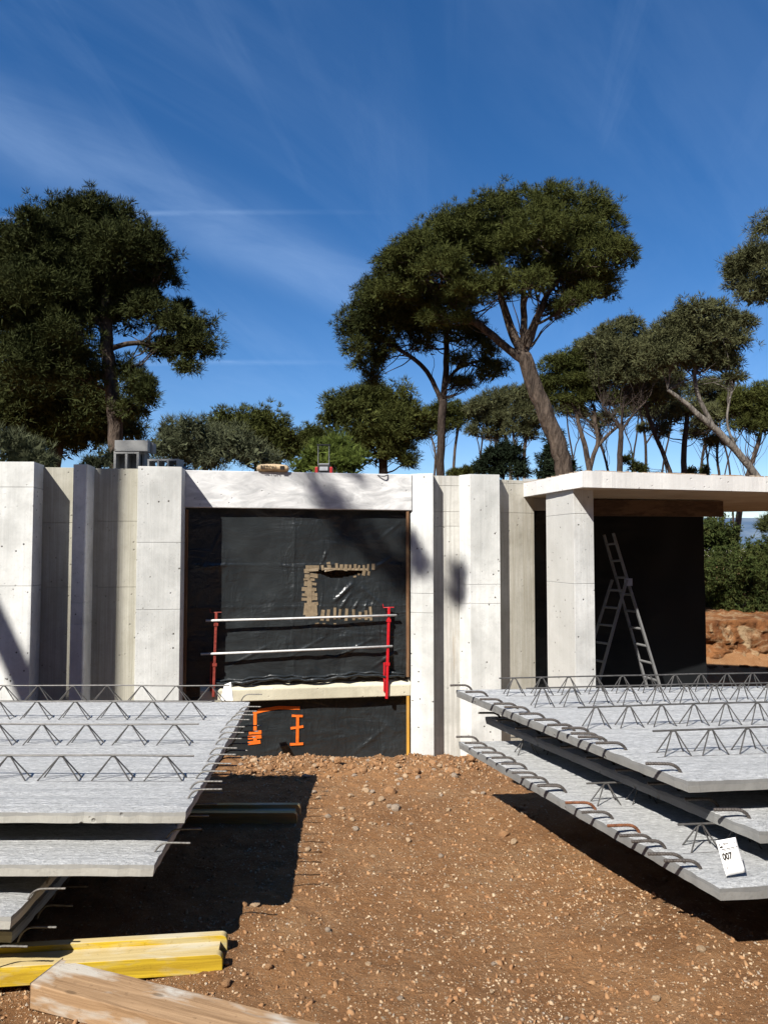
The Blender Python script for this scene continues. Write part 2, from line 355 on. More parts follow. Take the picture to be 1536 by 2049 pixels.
# ------------------------------------------------------------------ ground
def sst(a, b, x):
    t = min(1, max(0, (x-a)/(b-a))); return t*t*(3-2*t)
def base_z(x, y):
    z = -0.018*(min(y, 7)-3.2)
    z += .10*sst(.6, 1.6, x)*(1-sst(3.3, 4.4, y))
    z -= .035*sst(-.6, -1.2, x)*(1-sst(3.6, 4.4, y))
    z += .02*math.exp(-((y-6.5)/.35)**2)
    z -= .065*sst(5.3, 6.5, y)
    d = sst(6.95, 7.7, y); z = z*(1-d) + (-.95)*d
    if y > 8.5:
        rt = sst(2.6, 3.4, x)
        z = z*(1-rt*sst(8.6, 9.2, y)) + rt*sst(8.6, 9.2, y)*(-1.0)
        left = 2.0*sst(10.8, 13, y) + .4*sst(13, 30, y)
        right = -1.0 + 1.15*sst(16.4, 17.2, y) + .2*sst(17.2, 22, y)
        k = sst(4.2, 5.0, x)
        up = left*(1-k) + right*k
        b = sst(10.8, 13.0, y); z = z*(1-b) + up*b if k < .5 else (right if y > 12 else z)
        fall = sst(70, 700, y); z = z*(1-fall) - 55*fall
        if x > 0: z -= 6*sst(28, 60, y)*sst(3, 12, x)
    if y < 2: z += .0
    return z
xs = np.concatenate([[-3500, -1200, -400, -150, -60, -30, -16, -10, -7, -5.5], np.arange(-4.2, 4.2, .024), [4.4, 4.6, 4.8, 5.0, 5.3, 5.6, 6, 6.5, 7, 8, 10, 12, 16, 30, 60, 150, 400, 1200, 3500]])
ys = np.concatenate([[-300, -60, -20, -8, -3, 0, 1.2, 1.8, 2.2], np.arange(2.4, 7.3, .024), np.arange(7.3, 16, .2), [17, 18, 20, 24, 28, 34, 45, 60, 80, 120, 200, 350, 700, 1500, 4000, 12000]])
V = []
for y in ys:
    for x in xs:
        z = base_z(x, y)
        if 2.3 < y < 7.8 and -4.3 < x < 4.3:
            ridge = math.exp(-((y-6.65)/.45)**2)
            z += .02*fbm(x, y, 1.7) + (.013+.03*ridge)*fbm(x, y, 8, 4, 3) + (.007+.02*ridge)*fbm(x, y, 27, 3, 7)
        V.append((x, y, z))
nx, ny = len(xs), len(ys)
ii = (np.arange(ny-1)[:, None]*nx + np.arange(nx-1)[None, :]).ravel()
FQ = np.stack([ii, ii+1, ii+nx+1, ii+nx], 1)
ground = mk('ground', np.array(V), FQ, M['soil'], None, True, kind='structure')
def gz(x, y): return base_z(x, y)

# earth bank on the right behind the porch
def bank_mat():
    m = Mat('clay_bank'); c = m.mix(m.rng(m.noise(1.2, 6, .7, .8), .4, .6), (.30, .13, .05), (.14, .055, .022))
    c = m.mix(m.rng(m.noise(2.2, 6, .7, 1.0, loc=(3, 7, 1)), .5, .62, 0, .6), c, (.52, .40, .24))
    c = m.mix(m.rng(m.noise(9, 5, .7, .6), .55, .68, 0, .8), c, (.10, .045, .02)); m.bump(m.noise(8, 8, .75), .12, 1); m.color(c); m.rough(.95, .1); return m.m
M['bank'] = bank_mat()
bx, bt = np.arange(5.2, 18, .07), np.linspace(0, 1, 44)
V = []
for t in bt:
    for x in bx:
        if t < .6: y = 16.3 + .5*t; z = -1.05 + t/.6*1.22
        else: y = 16.6 + (t-.6)*8; z = .17 + .3*(t-.6)
        n1 = fbm(x, z*1.2+t, 1.6, 5, 1); n2 = fbm(x, z+t, 6, 4, 5)
        V.append((x, y + .16*n1*(1 if t < .6 else .2) - .09*n2 - .04*fbm(x, z+t, 16, 3, 2) + (.25 if t < .15 else 0)*-1, z + .04*n1 + .03*n2 + .015*fbm(x, t*6, 14, 3, 8)))
nxb = len(bx); ii = (np.arange(len(bt)-1)[:, None]*nxb + np.arange(nxb-1)[None, :]).ravel()
mk('earth_bank', np.array(V), np.stack([ii, ii+1, ii+nxb+1, ii+nxb], 1), M['bank'], None, True, kind='structure')

# distant hills and the town below them
hm = Mat('haze_tinted_hills'); hm.color(hm.mix(hm.rng(hm.noise(.002, 5, .6), .4, .6), (.07, .11, .17), (.12, .16, .21))); hm.rough(1, 0)  # aerial haze painted into the hills as a blue-grey surface colour
hx = np.linspace(-9000, 14000, 160); V = []
for j, yy in enumerate((7600, 8600, 9800, 11500)):
    for x in hx:
        h = (0, 170, 420, 560)[j]*(1+.4*fbm(x, yy, .0004, 5, 2)); V.append((x, yy, -56+max(0, h)))
n_ = len(hx); ii = (np.arange(3)[:, None]*n_ + np.arange(n_-1)[None, :]).ravel()
mk('hills', np.array(V), np.stack([ii, ii+1, ii+n_+1, ii+n_], 1), hm.m, None, True, kind='structure')
tb = MB(); rr = random.Random(3)
for k in range(260):
    y = rr.uniform(3800, 5600); x = rr.uniform(.42, .60)*y; s = rr.uniform(14, 38); h = rr.uniform(8, 24); tb.box((x, y, -55+h/2+rr.uniform(0, 1)*40*(y-3800)/1800), (s, s*.7, h+30))
mk('town', tb.v, tb.f, simple('town_plaster', (.62, .60, .56), .9, .1, 0, .3, .01), None, kind='stuff', label='pale hillside town in the distance below the blue hills', cat='town')

# ------------------------------------------------------------------ foliage and trees
def foliage(blobs, seed, npuff, nneedle, L, wd, puff_r, zmin=-.55, flat=.85, inner=.25, up=.35, grow=1.15):
    rg = np.random.default_rng(seed); T = []
    bl = []
    for (c, Rb) in blobs:
        c = np.array(c); bl.append((c, Rb*grow))
        for _ in range(3):
            d = rg.normal(size=3); d /= np.linalg.norm(d); d[2] = abs(d[2])*.9-.25; bl.append((c+d*Rb*grow*.72, Rb*grow*rg.uniform(.38, .55)))
    for (c, Rb) in bl:
        n = max(6, int(npuff*4*math.pi*Rb*Rb))
        d = rg.normal(size=(n*2, 3)); d /= np.linalg.norm(d, axis=1)[:, None]; d = d[d[:, 2] > zmin][:n]; n = len(d)
        lump = 1 + .16*np.sin(d[:, 0]*5+seed)*np.cos(d[:, 1]*6+c[0]) + .10*np.sin(d[:, 2]*9+c[1]*3)
        rad = Rb*np.where(rg.random(n) < .16, rg.uniform(1.05, 1.3, n), rg.uniform(.70, 1.06, n))*lump
        P = c + d*rad[:, None]*np.array([1, 1, flat])
        pr = puff_r*rg.uniform(.6, 1.3, n)
        k = nneedle
        D = rg.normal(size=(n, k, 3)); D /= np.linalg.norm(D, axis=2)[:, :, None]
        D = D + d[:, None, :]*.55 + np.array([0, 0, up]); D /= np.linalg.norm(D, axis=2)[:, :, None]
        B = P[:, None, :] + D*pr[:, None, None]*rg.uniform(.0, .8, (n, k, 1))
        LL = L*rg.uniform(.5, 1.1, (n, k, 1)); q = rg.normal(size=(n, k, 3)); s = np.cross(D, q); s /= np.linalg.norm(s, axis=2)[:, :, None]
        T.append(np.stack([B - s*wd, B + s*wd, B + D*LL], 2).reshape(-1, 3, 3))
        m = int(inner*260*Rb**2)+8
        if m:
            Q = rg.normal(size=(m, 3)); Q /= np.linalg.norm(Q, axis=1)[:, None]; Q = c + Q*(Rb*.86*rg.uniform(.05, 1, m)**.4)[:, None]*np.array([1, 1, flat])
            e = rg.normal(size=(m, 3)); e /= np.linalg.norm(e, axis=1)[:, None]; s = np.cross(e, rg.normal(size=(m, 3))); s /= np.linalg.norm(s, axis=1)[:, None]
            T.append(np.stack([Q - s*L*.28, Q + s*L*.28, Q + e*L*1.3], 1))
    T = np.concatenate(T); return T.reshape(-1, 3), np.arange(len(T)*3).reshape(-1, 3)
def wob(a, b, n, amp, rg, sag=0):
    a = Vector(a); b = Vector(b); L = (b-a).length; out = []
    for i in range(n+1):
        t = i/n; p = a.lerp(b, t); k = math.sin(math.pi*t)
        p += Vector((rg.uniform(-1, 1), rg.uniform(-1, 1), rg.uniform(-1, 1)))*amp*L*k + Vector((0, 0, sag*L*k)); out.append(p)
    return chaikin(out, 1)
def make_tree(name, label, cat, Y, trunks, blobs, leaf, bk, seed, L=.16, wd=.016, npuff=9, nneedle=26, puff_r=.2, depth=.55, group=None,
              limb_r=.045, twigs=5, zmin=-.55, flat=.85, up=.35, limbs=True, ground=True, inner=1.2, grow=1.12, fill=.3, thin=1.0, fan=3):
    rg = random.Random(seed)
    u0, v0, _ = trunks[0][0] if trunks else (blobs[0][0], 960, 0)
    p0 = W(u0, v0, Y); z0 = gz(p0.x, Y)
    root = empty(name, (p0.x, Y, z0), label=label, cat=cat, group=group)
    b3 = []
    R_ = max(30, max(b[0] for b in blobs)-min(b[0] for b in blobs))*.5*Y/F
    for b in blobs:
        dy = (b[3] if len(b) > 3 else rg.uniform(-1, 1)*depth*R_*.6); yy = Y+dy; b3.append((W(b[0], b[1], yy), b[2]*yy/F))
    if fill:
        ex = []
        for i_, (a_, ra) in enumerate(b3):
            for (b_, rb_) in b3[i_+1:]:
                if (a_-b_).length < (ra+rb_)*1.35 and rg.random() < fill: ex.append((a_.lerp(b_, rg.uniform(.4, .6))+Vector((0, rg.uniform(-.3, .3)*ra, rg.uniform(-.1, .25)*ra)), min(ra, rb_)*rg.uniform(.5, .8)))
    else: ex = []
    nodes = []; nodes0 = []; tb = MB()
    for ti, tr in enumerate(trunks):
        pts = [W(u, v, Y + (0 if ti == 0 else 0)) for (u, v, r) in tr]; rd = [r*thin*Y/F for (_, _, r) in tr]
        if ti == 0 or tr[0][1] > 900:
            if pts[0].z > z0+.1:
                d = (pts[0]-pts[1]); d = d/max(.01, abs(d.z)); k = min(pts[0].z-z0+.1, 3); q = pts[0]+Vector((d.x*k*.6, 0, -(pts[0].z-z0+.1)))
                pts.insert(0, q); rd.insert(0, rd[0]*1.2)
        tb_ = chaikin(pts, 2); m = len(tb_); rr_ = [np.interp(i/(m-1), np.linspace(0, 1, len(rd)), rd) for i in range(m)]
        tb_ = [p + Vector((rg.uniform(-1, 1), rg.uniform(-1, 1), 0))*rr_[i]*.12 for i, p in enumerate(tb_)]
        tb.tube(tb_, rr_, 12 if rd[0] > .1 else 7)
        lo = int(m*(.35 if ti == 0 else .2)); nodes += [(tb_[i], rr_[i]) for i in range(lo, m)]
        nodes0 += [(tb_[i], rr_[i], i == m-1) for i in range(max(0, m-(2 if (ti == 0 and len(trunks) > 1) else m//2)), m)] + [(tb_[-1], rr_[-1], True)]*2
    if tb.v: tb.build('trunk', bk, root, smooth=True)
    if limbs and nodes:
        b3s = sorted(b3, key=lambda b: min((b[0]-n[0]).length for n in nodes))
        tw = MB()
        for c, Rb in b3s:
            def cost(n):
                dv = c-n[0]; return dv.length + (1.2*max(0, -dv.z+.25*dv.length))
            n = min(nodes, key=cost); r0 = min(n[1]*.75, limb_r*(.5+.35*(c-n[0]).length**.5)); 
            pts = wob(n[0], c, 4, .07, rg, -.06); m = len(pts)
            rad = [r0*(1-.62*i/(m-1)) for i in range(m)]
            MB().tube(pts, rad, 7).build('limb', bk, root, smooth=True)
            nodes += [(pts[i], rad[i]) for i in range(2, m)]
            for _ in range(int(twigs*1.5)):
                dd = Vector((rg.gauss(0, 1), rg.gauss(0, 1), rg.gauss(.35, .7))).normalized(); a = pts[rg.randrange(m//2, m)]
                q = wob(a, c+dd*Rb*.95, 3, .09, rg); tw.tube(q, [max(.009, r0*.42)*(1-.7*i/(len(q)-1)) for i in range(len(q))], 4, False)
        tips = [t_ for t_ in nodes0 if t_[2]]
        for (p_, r_, _) in nodes0:
            near = sorted(b3, key=lambda b: (b[0]-p_).length)[:6]
            for (c, Rb) in rg.sample(near, min(fan, len(near))):
                q = wob(p_, c + Vector((rg.uniform(-1, 1), rg.uniform(-1, 1), rg.uniform(-.6, .6)))*Rb*.7, 4, .10, rg, -.04); rr0 = min(r_*.5, limb_r*rg.uniform(.25, .6))
                tw.tube(q, [max(.008, rr0)*(1-.75*i/(len(q)-1)) for i in range(len(q))], 5, False)
        if tw.v: tw.build('twigs', bk, root, kind='stuff')
    v, f = foliage([(tuple(c), r) for c, r in b3+ex], seed, npuff, nneedle, L, wd, puff_r, zmin, flat, inner, up, grow)
    mk('crown', v, f, leaf, root)
    return root

# the two big pines in the middle
make_tree('pine_tree', 'largest umbrella pine with thick leaning trunk and broad domed crown, right of centre', 'pine tree', 19,
  [[(1133, 960, 19), (1118, 895, 17.5), (1092, 830, 17), (1064, 765, 16), (1046, 705, 14)],
   [(1046, 712, 9), (1062, 665, 9), (1078, 625, 7), (1095, 585, 5), (1130, 545, 3)],
   [(1044, 708, 11), (1022, 660, 9), (1005, 610, 7), (995, 560, 5), (990, 510, 3)],
   [(1046, 702, 8), (1048, 640, 7), (1046, 590, 6), (1050, 530, 4), (1060, 470, 2)],
   [(1048, 722, 10), (1010, 695, 8), (975, 662, 8), (935, 635, 7), (895, 600, 5), (850, 560, 3)]],
  [(1100, 415, 44), (1160, 425, 48), (1040, 418, 46), (980, 440, 48), (925, 462, 48), (872, 480, 44), (828, 510, 44), (790, 542, 40),
   (1205, 462, 44), (1232, 520, 32), (1195, 515, 46), (1130, 480, 56), (1070, 480, 56), (1000, 500, 56), (940, 520, 54), (880, 545, 48), (830, 575, 40),
   (1165, 570, 34), (1120, 560, 38), (1110, 622, 24), (1140, 610, 22), (1065, 570, 34), (1205, 572, 28), (1242, 500, 22), (1180, 590, 20), (1000, 568, 32), (940, 580, 34), (1075, 540, 40), (800, 580, 34), (850, 605, 34), (900, 605, 34), (950, 590, 32), (1005, 590, 22), (770, 590, 34), (870, 640, 24), (930, 635, 18), (1150, 590, 26), (1215, 590, 18)],
  M['pine'], M['bark'], 11, npuff=20.2, nneedle=45, L=0.12, wd=0.00806, puff_r=.17, limb_r=.05, twigs=9, zmin=-.35)
make_tree('pine_tree', 'forked pine with slim straight trunk whose crown leans far left under the largest umbrella pine', 'pine tree', 20.5,
  [[(880, 960, 8.5), (882, 860, 8), (886, 800, 8)], [(886, 802, 6), (892, 745, 6.5), (893, 690, 5.5), (890, 640, 4)],
   [(884, 806, 5.5), (862, 755, 5), (838, 725, 4.5), (800, 700, 4), (760, 680, 2.5)], [(893, 765, 4), (910, 740, 3.5), (935, 728, 3), (965, 720, 2)]],
  [(712, 640, 34), (700, 668, 22), (755, 592, 38), (735, 620, 34), (708, 700, 24), (752, 655, 38), (790, 610, 40), (800, 655, 36), (735, 728, 26), (745, 758, 18),
   (765, 700, 30), (845, 640, 42), (900, 655, 40), (940, 672, 34), (972, 705, 24), (1000, 738, 18), (975, 750, 18), (850, 690, 26), (920, 722, 16), (912, 772, 17), (935, 768, 14), (785, 560, 34)],
  M['pine_dark'], M['bark_dark'], 12, npuff=17.6, nneedle=40, L=0.128, wd=0.00868, puff_r=.18, limb_r=.04, twigs=10, zmin=-.45)
make_tree('pine_tree', 'dense round pine low behind the lintel, below the leaning crown of the forked pine', 'pine tree', 26,
  [[(766, 960, 9), (766, 860, 7)]],
  [(690, 812, 34), (740, 800, 36), (795, 808, 36), (672, 845, 24), (735, 850, 44), (795, 860, 42), (828, 838, 20), (750, 900, 34), (800, 900, 28), (705, 890, 28), (835, 870, 16), (815, 925, 16)],
  M['pine'], M['bark_dark'], 13, fill=.4, inner=1.8, grow=1.2, npuff=12.2, nneedle=37, L=0.16, wd=0.0124, puff_r=.22, twigs=3)
# left group
make_tree('pine_tree', 'huge dark pine on the left with a bough reaching out to the right', 'pine tree', 17,
  [[(236, 960, 15), (230, 830, 14.5), (221, 760, 14), (213, 690, 13), (211, 610, 11), (218, 540, 8), (225, 480, 4)],
   [(214, 702, 6), (240, 690, 5.5), (275, 685, 5), (315, 692, 4), (360, 700, 3)], [(214, 660, 7), (180, 625, 6), (130, 600, 4), (80, 590, 3)], [(212, 620, 6), (255, 590, 5), (300, 570, 3)]],
  [(60, 462, 36), (115, 442, 40), (182, 432, 40), (240, 452, 40), (290, 482, 32), (318, 520, 30), (328, 558, 24), (15, 505, 44), (85, 520, 54), (165, 500, 56), (245, 530, 54), (280, 585, 40),
   (40, 600, 56), (120, 590, 54), (190, 580, 44), (300, 625, 32), (335, 640, 28), (365, 620, 18), (404, 655, 24), (400, 695, 28), (355, 705, 26), (318, 700, 22), (380, 735, 18),
   (252, 745, 26), (280, 775, 28), (260, 820, 28), (300, 800, 18), (140, 680, 50), (60, 690, 56), (170, 760, 40), (10, 560, 50), (100, 640, 50), (20, 650, 50), (175, 640, 36), (245, 640, 34), (30, 740, 50), (100, 740, 48), (150, 560, 50), (235, 500, 48), (365, 660, 24), (60, 500, 48)],
  M['pine_dark'], M['bark'], 14, fill=.5, inner=2.2, grow=1.22, npuff=18.9, nneedle=43, L=0.12, wd=0.00837, puff_r=.17, limb_r=.05, twigs=8)
make_tree('pine_tree', 'shaded pine behind the huge left pine, filling the lower left with its foliage', 'pine tree', 22,
  [[(108, 960, 9), (118, 900, 8), (130, 850, 7)], [(85, 960, 6), (110, 880, 5), (140, 830, 3)]],
  [(20, 760, 56), (90, 770, 52), (150, 800, 44), (40, 830, 46), (110, 840, 40), (190, 800, 36), (220, 850, 34), (255, 870, 26), (-30, 800, 60), (180, 880, 28), (70, 880, 30), (20, 880, 34), (130, 890, 30), (150, 850, 34), (200, 840, 34), (60, 800, 50), (245, 830, 28), (120, 810, 40)],
  M['pine_dark'], M['bark_dark'], 15, fill=.5, inner=2.0, grow=1.2, npuff=9.45, nneedle=37, L=0.16, wd=0.0124, puff_r=.22, twigs=3)
# shrubs behind the wall
def bush(name, label, cat, Y, blobs, leaf, seed, **kw):
    d = dict(npuff=29.7, nneedle=21, L=0.096, wd=0.00744, puff_r=.12, limb_r=.02, twigs=4, depth=.6, zmin=-.9, flat=1.0, up=.5, inner=2.6, grow=1.3, fill=.5, fan=1); d.update(kw)
    u = sum(b[0] for b in blobs)/len(blobs); v = max(b[1] for b in blobs)
    return make_tree(name, label, cat, Y, [[(u, v+30, 3), (u+3, v-5, 2)]], blobs, leaf, M['bark_dark'], seed, **d)
bush('pine_shrub', 'broad rounded green pine thicket behind the olive shrub left of centre', 'tree', 25,
  [(450, 848, 24), (498, 846, 26), (545, 852, 26), (572, 876, 18), (480, 885, 34), (540, 895, 34), (425, 880, 26), (585, 905, 16)], M['pine'], 21, npuff=10.8, nneedle=37, L=0.16, wd=0.0124, puff_r=.22)
bush('olive_shrub', 'grey green olive shrub with feathery twigs behind the concrete blocks', 'shrub', 14.5,
  [(350, 872, 26), (328, 900, 24), (385, 868, 28), (425, 885, 30), (470, 895, 30), (510, 912, 24), (360, 915, 28), (420, 920, 28), (540, 925, 18)], M['olive'], 22, npuff=37.8, nneedle=18, L=0.136, wd=0.00558, puff_r=.14)
bush('pine_shrub', 'small round pine top between the thicket and the dense round pine', 'tree', 29,
  [(622, 868, 18), (602, 885, 14), (645, 880, 20), (625, 905, 24), (660, 900, 20)], M['pine'], 23, npuff=9.45, nneedle=35, L=0.16, wd=0.0124, puff_r=.22)
bush('broom_shrub', 'bright green feathery shrub behind the trolley', 'shrub', 15,
  [(640, 905, 18), (678, 898, 22), (712, 920, 18), (620, 928, 16), (660, 928, 22), (600, 938, 12), (695, 938, 18)], M['broom'], 24, npuff=45.9, nneedle=18, L=0.16, wd=0.00496, puff_r=.1, up=.9)
bush('olive_shrub', 'grey green shrub above the wall at the left edge', 'shrub', 12,
  [(5, 890, 22), (40, 895, 24), (75, 910, 18), (95, 925, 12), (20, 925, 24), (60, 930, 20)], M['olive'], 25, npuff=48.6, nneedle=18, L=0.128, wd=0.00434, puff_r=.1, up=.9)
bush('olive_shrub', 'small thin twigged shrub beside the concrete blocks', 'shrub', 11,
  [(212, 910, 14), (180, 925, 10), (225, 925, 13), (200, 932, 12), (165, 934, 8)], M['olive'], 26, npuff=81, nneedle=13, L=0.08, wd=0.00248, puff_r=.06, up=.9)
# umbrella pines further back on the right
GP = 'umbrella pines in the background on the right'
def up_(label, Y, trunks, blobs, seed, leaf='pine_grey', bk='bark', **kw):
    d = dict(npuff=13.5, nneedle=29, L=0.16, wd=0.0124, puff_r=.2, limb_r=.04, twigs=8, zmin=-.45, flat=.75, thin=.78, grow=1.25, fill=.5); d.update(kw)
    make_tree('pine_tree', label, 'pine tree', Y, trunks, blobs, M[leaf], M[bk], seed, group=GP, **d)
up_('small far pine seen directly right of the forked trunk', 38, [[(905, 960, 4), (910, 890, 3.5), (918, 850, 3)], [(868, 960, 3), (872, 900, 2.5), (860, 870, 2)]],
    [(868, 830, 20), (895, 820, 22), (925, 832, 20), (850, 852, 14), (905, 850, 20), (880, 862, 14)], 31, 'pine')
up_('far pine with pale crooked trunk between the forked pine and the leaning giant', 34, [[(1022, 960, 5), (1018, 900, 4.5), (1005, 850, 4)], [(985, 945, 3), (990, 895, 3.5), (1000, 860, 3)]],
    [(955, 818, 20), (985, 806, 24), (1015, 800, 24), (965, 845, 18), (1000, 840, 26), (985, 870, 18), (945, 865, 12)], 32, 'pine_grey', 'bark_pale')
up_('far pine whose crown touches the trunk of the leaning giant from the left', 33, [[(1048, 960, 5), (1048, 900, 4.5), (1055, 850, 4)], [(1036, 960, 3.5), (1030, 900, 3), (1025, 860, 2)]],
    [(1045, 792, 24), (1075, 780, 20), (1070, 815, 24), (1045, 835, 24), (1080, 845, 18), (1030, 862, 18), (1060, 870, 16)], 33)
up_('multi stemmed pine directly right of the leaning giant with brownish forked trunks', 30, [[(1182, 965, 8), (1172, 900, 7), (1160, 860, 5), (1150, 820, 4)], [(1180, 925, 6), (1198, 885, 5.5), (1190, 850, 5), (1188, 815, 4)], [(1193, 895, 5), (1215, 870, 4.5), (1240, 850, 3)]],
    [(1105, 735, 22), (1140, 728, 26), (1175, 720, 26), (1095, 770, 20), (1130, 765, 28), (1170, 760, 28), (1110, 800, 18), (1150, 798, 20), (1185, 790, 20)], 34, 'pine')
up_('pine with spreading candelabra branches, second from the leaning giant', 29, [[(1238, 965, 8), (1240, 900, 7), (1242, 860, 6)], [(1242, 862, 4), (1225, 835, 3), (1205, 815, 2)], [(1243, 862, 4), (1265, 830, 3), (1290, 805, 2)], [(1242, 860, 4), (1245, 820, 3), (1250, 780, 2)]],
    [(1195, 695, 26), (1230, 672, 28), (1262, 665, 28), (1215, 720, 32), (1260, 712, 34), (1300, 700, 32), (1225, 760, 28), (1270, 755, 30), (1305, 745, 26), (1200, 750, 22)], 35, 'pine_grey', 'bark_dark')
up_('pine filling the gap between the brownish forked pine and the candelabra pine', 36, [[(1290, 965, 4), (1292, 900, 3.5), (1285, 840, 3), (1270, 790, 2)], [(1290, 890, 2.5), (1310, 860, 2), (1330, 835, 1.5)]],
    [(1170, 700, 20), (1200, 735, 24), (1190, 775, 24), (1235, 800, 20), (1265, 795, 22), (1300, 805, 20), (1330, 800, 18), (1215, 800, 18), (1150, 820, 12), (1340, 780, 20)], 47, 'pine', 'bark_dark')
for (uu, lean, Yt, lab) in ((1150, -14, 42, 'thin far pine in the gap right of the leaning giant trunk'), (1262, 12, 44, 'thin far pine just right of the candelabra pine trunk'), (1322, 18, 41, 'slender far pine left of the thick dark trunk'), (1418, -12, 43, 'slender far pine right of the thick dark trunk'), (1462, -22, 39, 'slender crooked far pine crossing behind the pale leaning trunk'), (958, 8, 44, 'slender far pine left of the pale crooked trunk')):
    up_(lab, Yt, [[(uu, 965, 2.6), (uu+lean*.3, 915, 2.4), (uu+lean, 865, 2), (uu+lean*1.2, 830, 1.5)], [(uu+lean*.4, 905, 1.6), (uu-lean, 865, 1.3), (uu-lean*1.6, 835, 1)]], [(uu+lean-16, 822, 15), (uu+lean+10, 812, 17), (uu+lean+26, 828, 13), (uu-lean-10, 828, 13)], 200+uu, 'pine_grey', 'bark_dark', npuff=7, twigs=4)
up_('far grey green pine low between the pale leaning trunk and the thick dark trunk', 40, [[(1400, 965, 4), (1405, 900, 3), (1420, 850, 2)]],
    [(1395, 780, 22), (1430, 775, 22), (1465, 790, 20), (1400, 850, 16), (1440, 810, 22), (1470, 825, 18), (1380, 870, 12)], 48, 'pine_grey', 'bark_dark')
up_('pine with dark trunk leaning left behind the pale leaning pine', 31, [[(1347, 965, 5.5), (1325, 905, 5.5), (1305, 860, 5), (1290, 810, 4)]],
    [(1300, 775, 26), (1330, 790, 24), (1275, 790, 22), (1310, 740, 26), (1345, 765, 22)], 36, 'pine_grey', 'bark_dark')
up_('tall pine with long pale trunk leaning strongly left near the right edge', 24, [[(1545, 1000, 10), (1512, 950, 9.5), (1475, 905, 9), (1435, 862, 8.5), (1405, 838, 7), (1370, 805, 5.5), (1335, 780, 4)], [(1430, 860, 6.5), (1405, 815, 6), (1390, 775, 5), (1388, 730, 4), (1400, 690, 3)], [(1475, 900, 3.5), (1450, 850, 3), (1460, 790, 3), (1475, 740, 2.5)]],
    [(1345, 660, 30), (1385, 632, 30), (1425, 632, 30), (1465, 650, 28), (1488, 650, 16), (1320, 690, 30), (1370, 685, 36), (1425, 680, 38), (1465, 690, 26), (1345, 720, 28), (1395, 725, 28), (1440, 725, 24), (1310, 725, 24), (1468, 755, 14), (1460, 730, 16)], 37, 'pine_grey', 'bark_pale', twigs=10)
up_('far pine with thick dark trunk under the crown of the pale leaning pine', 33, [[(1368, 965, 8), (1366, 900, 7), (1372, 850, 6), (1375, 820, 4)]],
    [(1335, 838, 20), (1365, 815, 22), (1400, 822, 22), (1435, 835, 22), (1290, 858, 14), (1320, 868, 12), (1410, 855, 18)], 38, 'pine_grey', 'bark_dark', npuff=8.1)
up_('bushy green pine at the right edge above the canopy', 30, [[(1468, 1120, 8), (1477, 1020, 7.5), (1495, 950, 6), (1515, 890, 5), (1525, 850, 3)]],
    [(1490, 795, 22), (1522, 790, 24), (1550, 800, 26), (1470, 820, 18), (1505, 825, 26), (1540, 830, 26), (1480, 850, 16), (1520, 858, 20), (1455, 800, 12)], 39, 'pine', 'bark')
up_('thin young pine with wavy trunk left of the bushy edge pine', 34, [[(1440, 965, 3.5), (1432, 910, 3), (1436, 885, 2.5)]],
    [(1432, 880, 12), (1415, 888, 9), (1455, 885, 10), (1400, 870, 9)], 40, 'pine_grey', 'bark_dark', npuff=8.1)
up_('thin leaning pine between the candelabra pine and the brownish forked pine', 34, [[(1222, 965, 3.5), (1210, 920, 3), (1200, 880, 2.5)]],
    [(1200, 850, 12), (1190, 835, 12), (1215, 838, 10)], 41, 'pine_grey', 'bark_dark', npuff=8.1)
bush('fir_tree', 'small blackish conifer beside the base of the leaning giant', 'conifer', 27,
    [(1112, 870, 8), (1108, 890, 15), (1112, 910, 20), (1105, 930, 24), (1112, 950, 26), (1130, 935, 16)], M['conifer'], 42, npuff=10.8, nneedle=24, L=0.176, wd=0.0186, puff_r=.2, up=0)
bush('cedar_tree', 'dark cedar with flat layered boughs low behind the wall', 'conifer', 28,
    [(985, 905, 9), (1010, 895, 9), (1035, 900, 9), (975, 925, 12), (1005, 920, 12), (1035, 925, 12), (960, 940, 12), (1000, 945, 14), (1040, 945, 14)], M['conifer'], 43, npuff=9.45, nneedle=21, L=0.2, wd=0.0155, puff_r=.25, flat=.45, up=0)
bush('pine_shrub', 'low rounded shrub showing over the wall beside the forked trunk', 'shrub', 36, [(925, 944, 9), (945, 942, 9), (905, 948, 8)], M['pine'], 44, npuff=8.1, nneedle=27, L=0.16, wd=0.0124)
bush('pine_shrub', 'low dark shrub showing over the canopy under the far pines', 'shrub', 36, [(1385, 945, 10), (1410, 945, 9), (1270, 935, 9), (1255, 920, 9), (1285, 940, 9)], M['pine_dark'], 45, npuff=8.1, nneedle=27, L=0.16, wd=0.0124)
make_tree('pine_tree', 'pine whose dark crown enters at the upper right edge of the photo', 'pine tree', 15.5,
  [[(1700, 960, 16), (1680, 800, 14), (1660, 640, 12), (1640, 520, 9)], [(1660, 630, 6), (1600, 585, 5), (1550, 565, 4), (1510, 560, 2.5)]],
  [(1540, 452, 28), (1505, 510, 28), (1475, 528, 22), (1470, 570, 22), (1530, 545, 34), (1500, 590, 24), (1540, 595, 24), (1462, 548, 14), (1570, 500, 44), (1575, 570, 40), (1640, 480, 60), (1650, 560, 60)],
  M['pine_grey'], M['bark'], 46, npuff=23, nneedle=35, L=0.112, wd=0.00682, puff_r=.15, twigs=8)
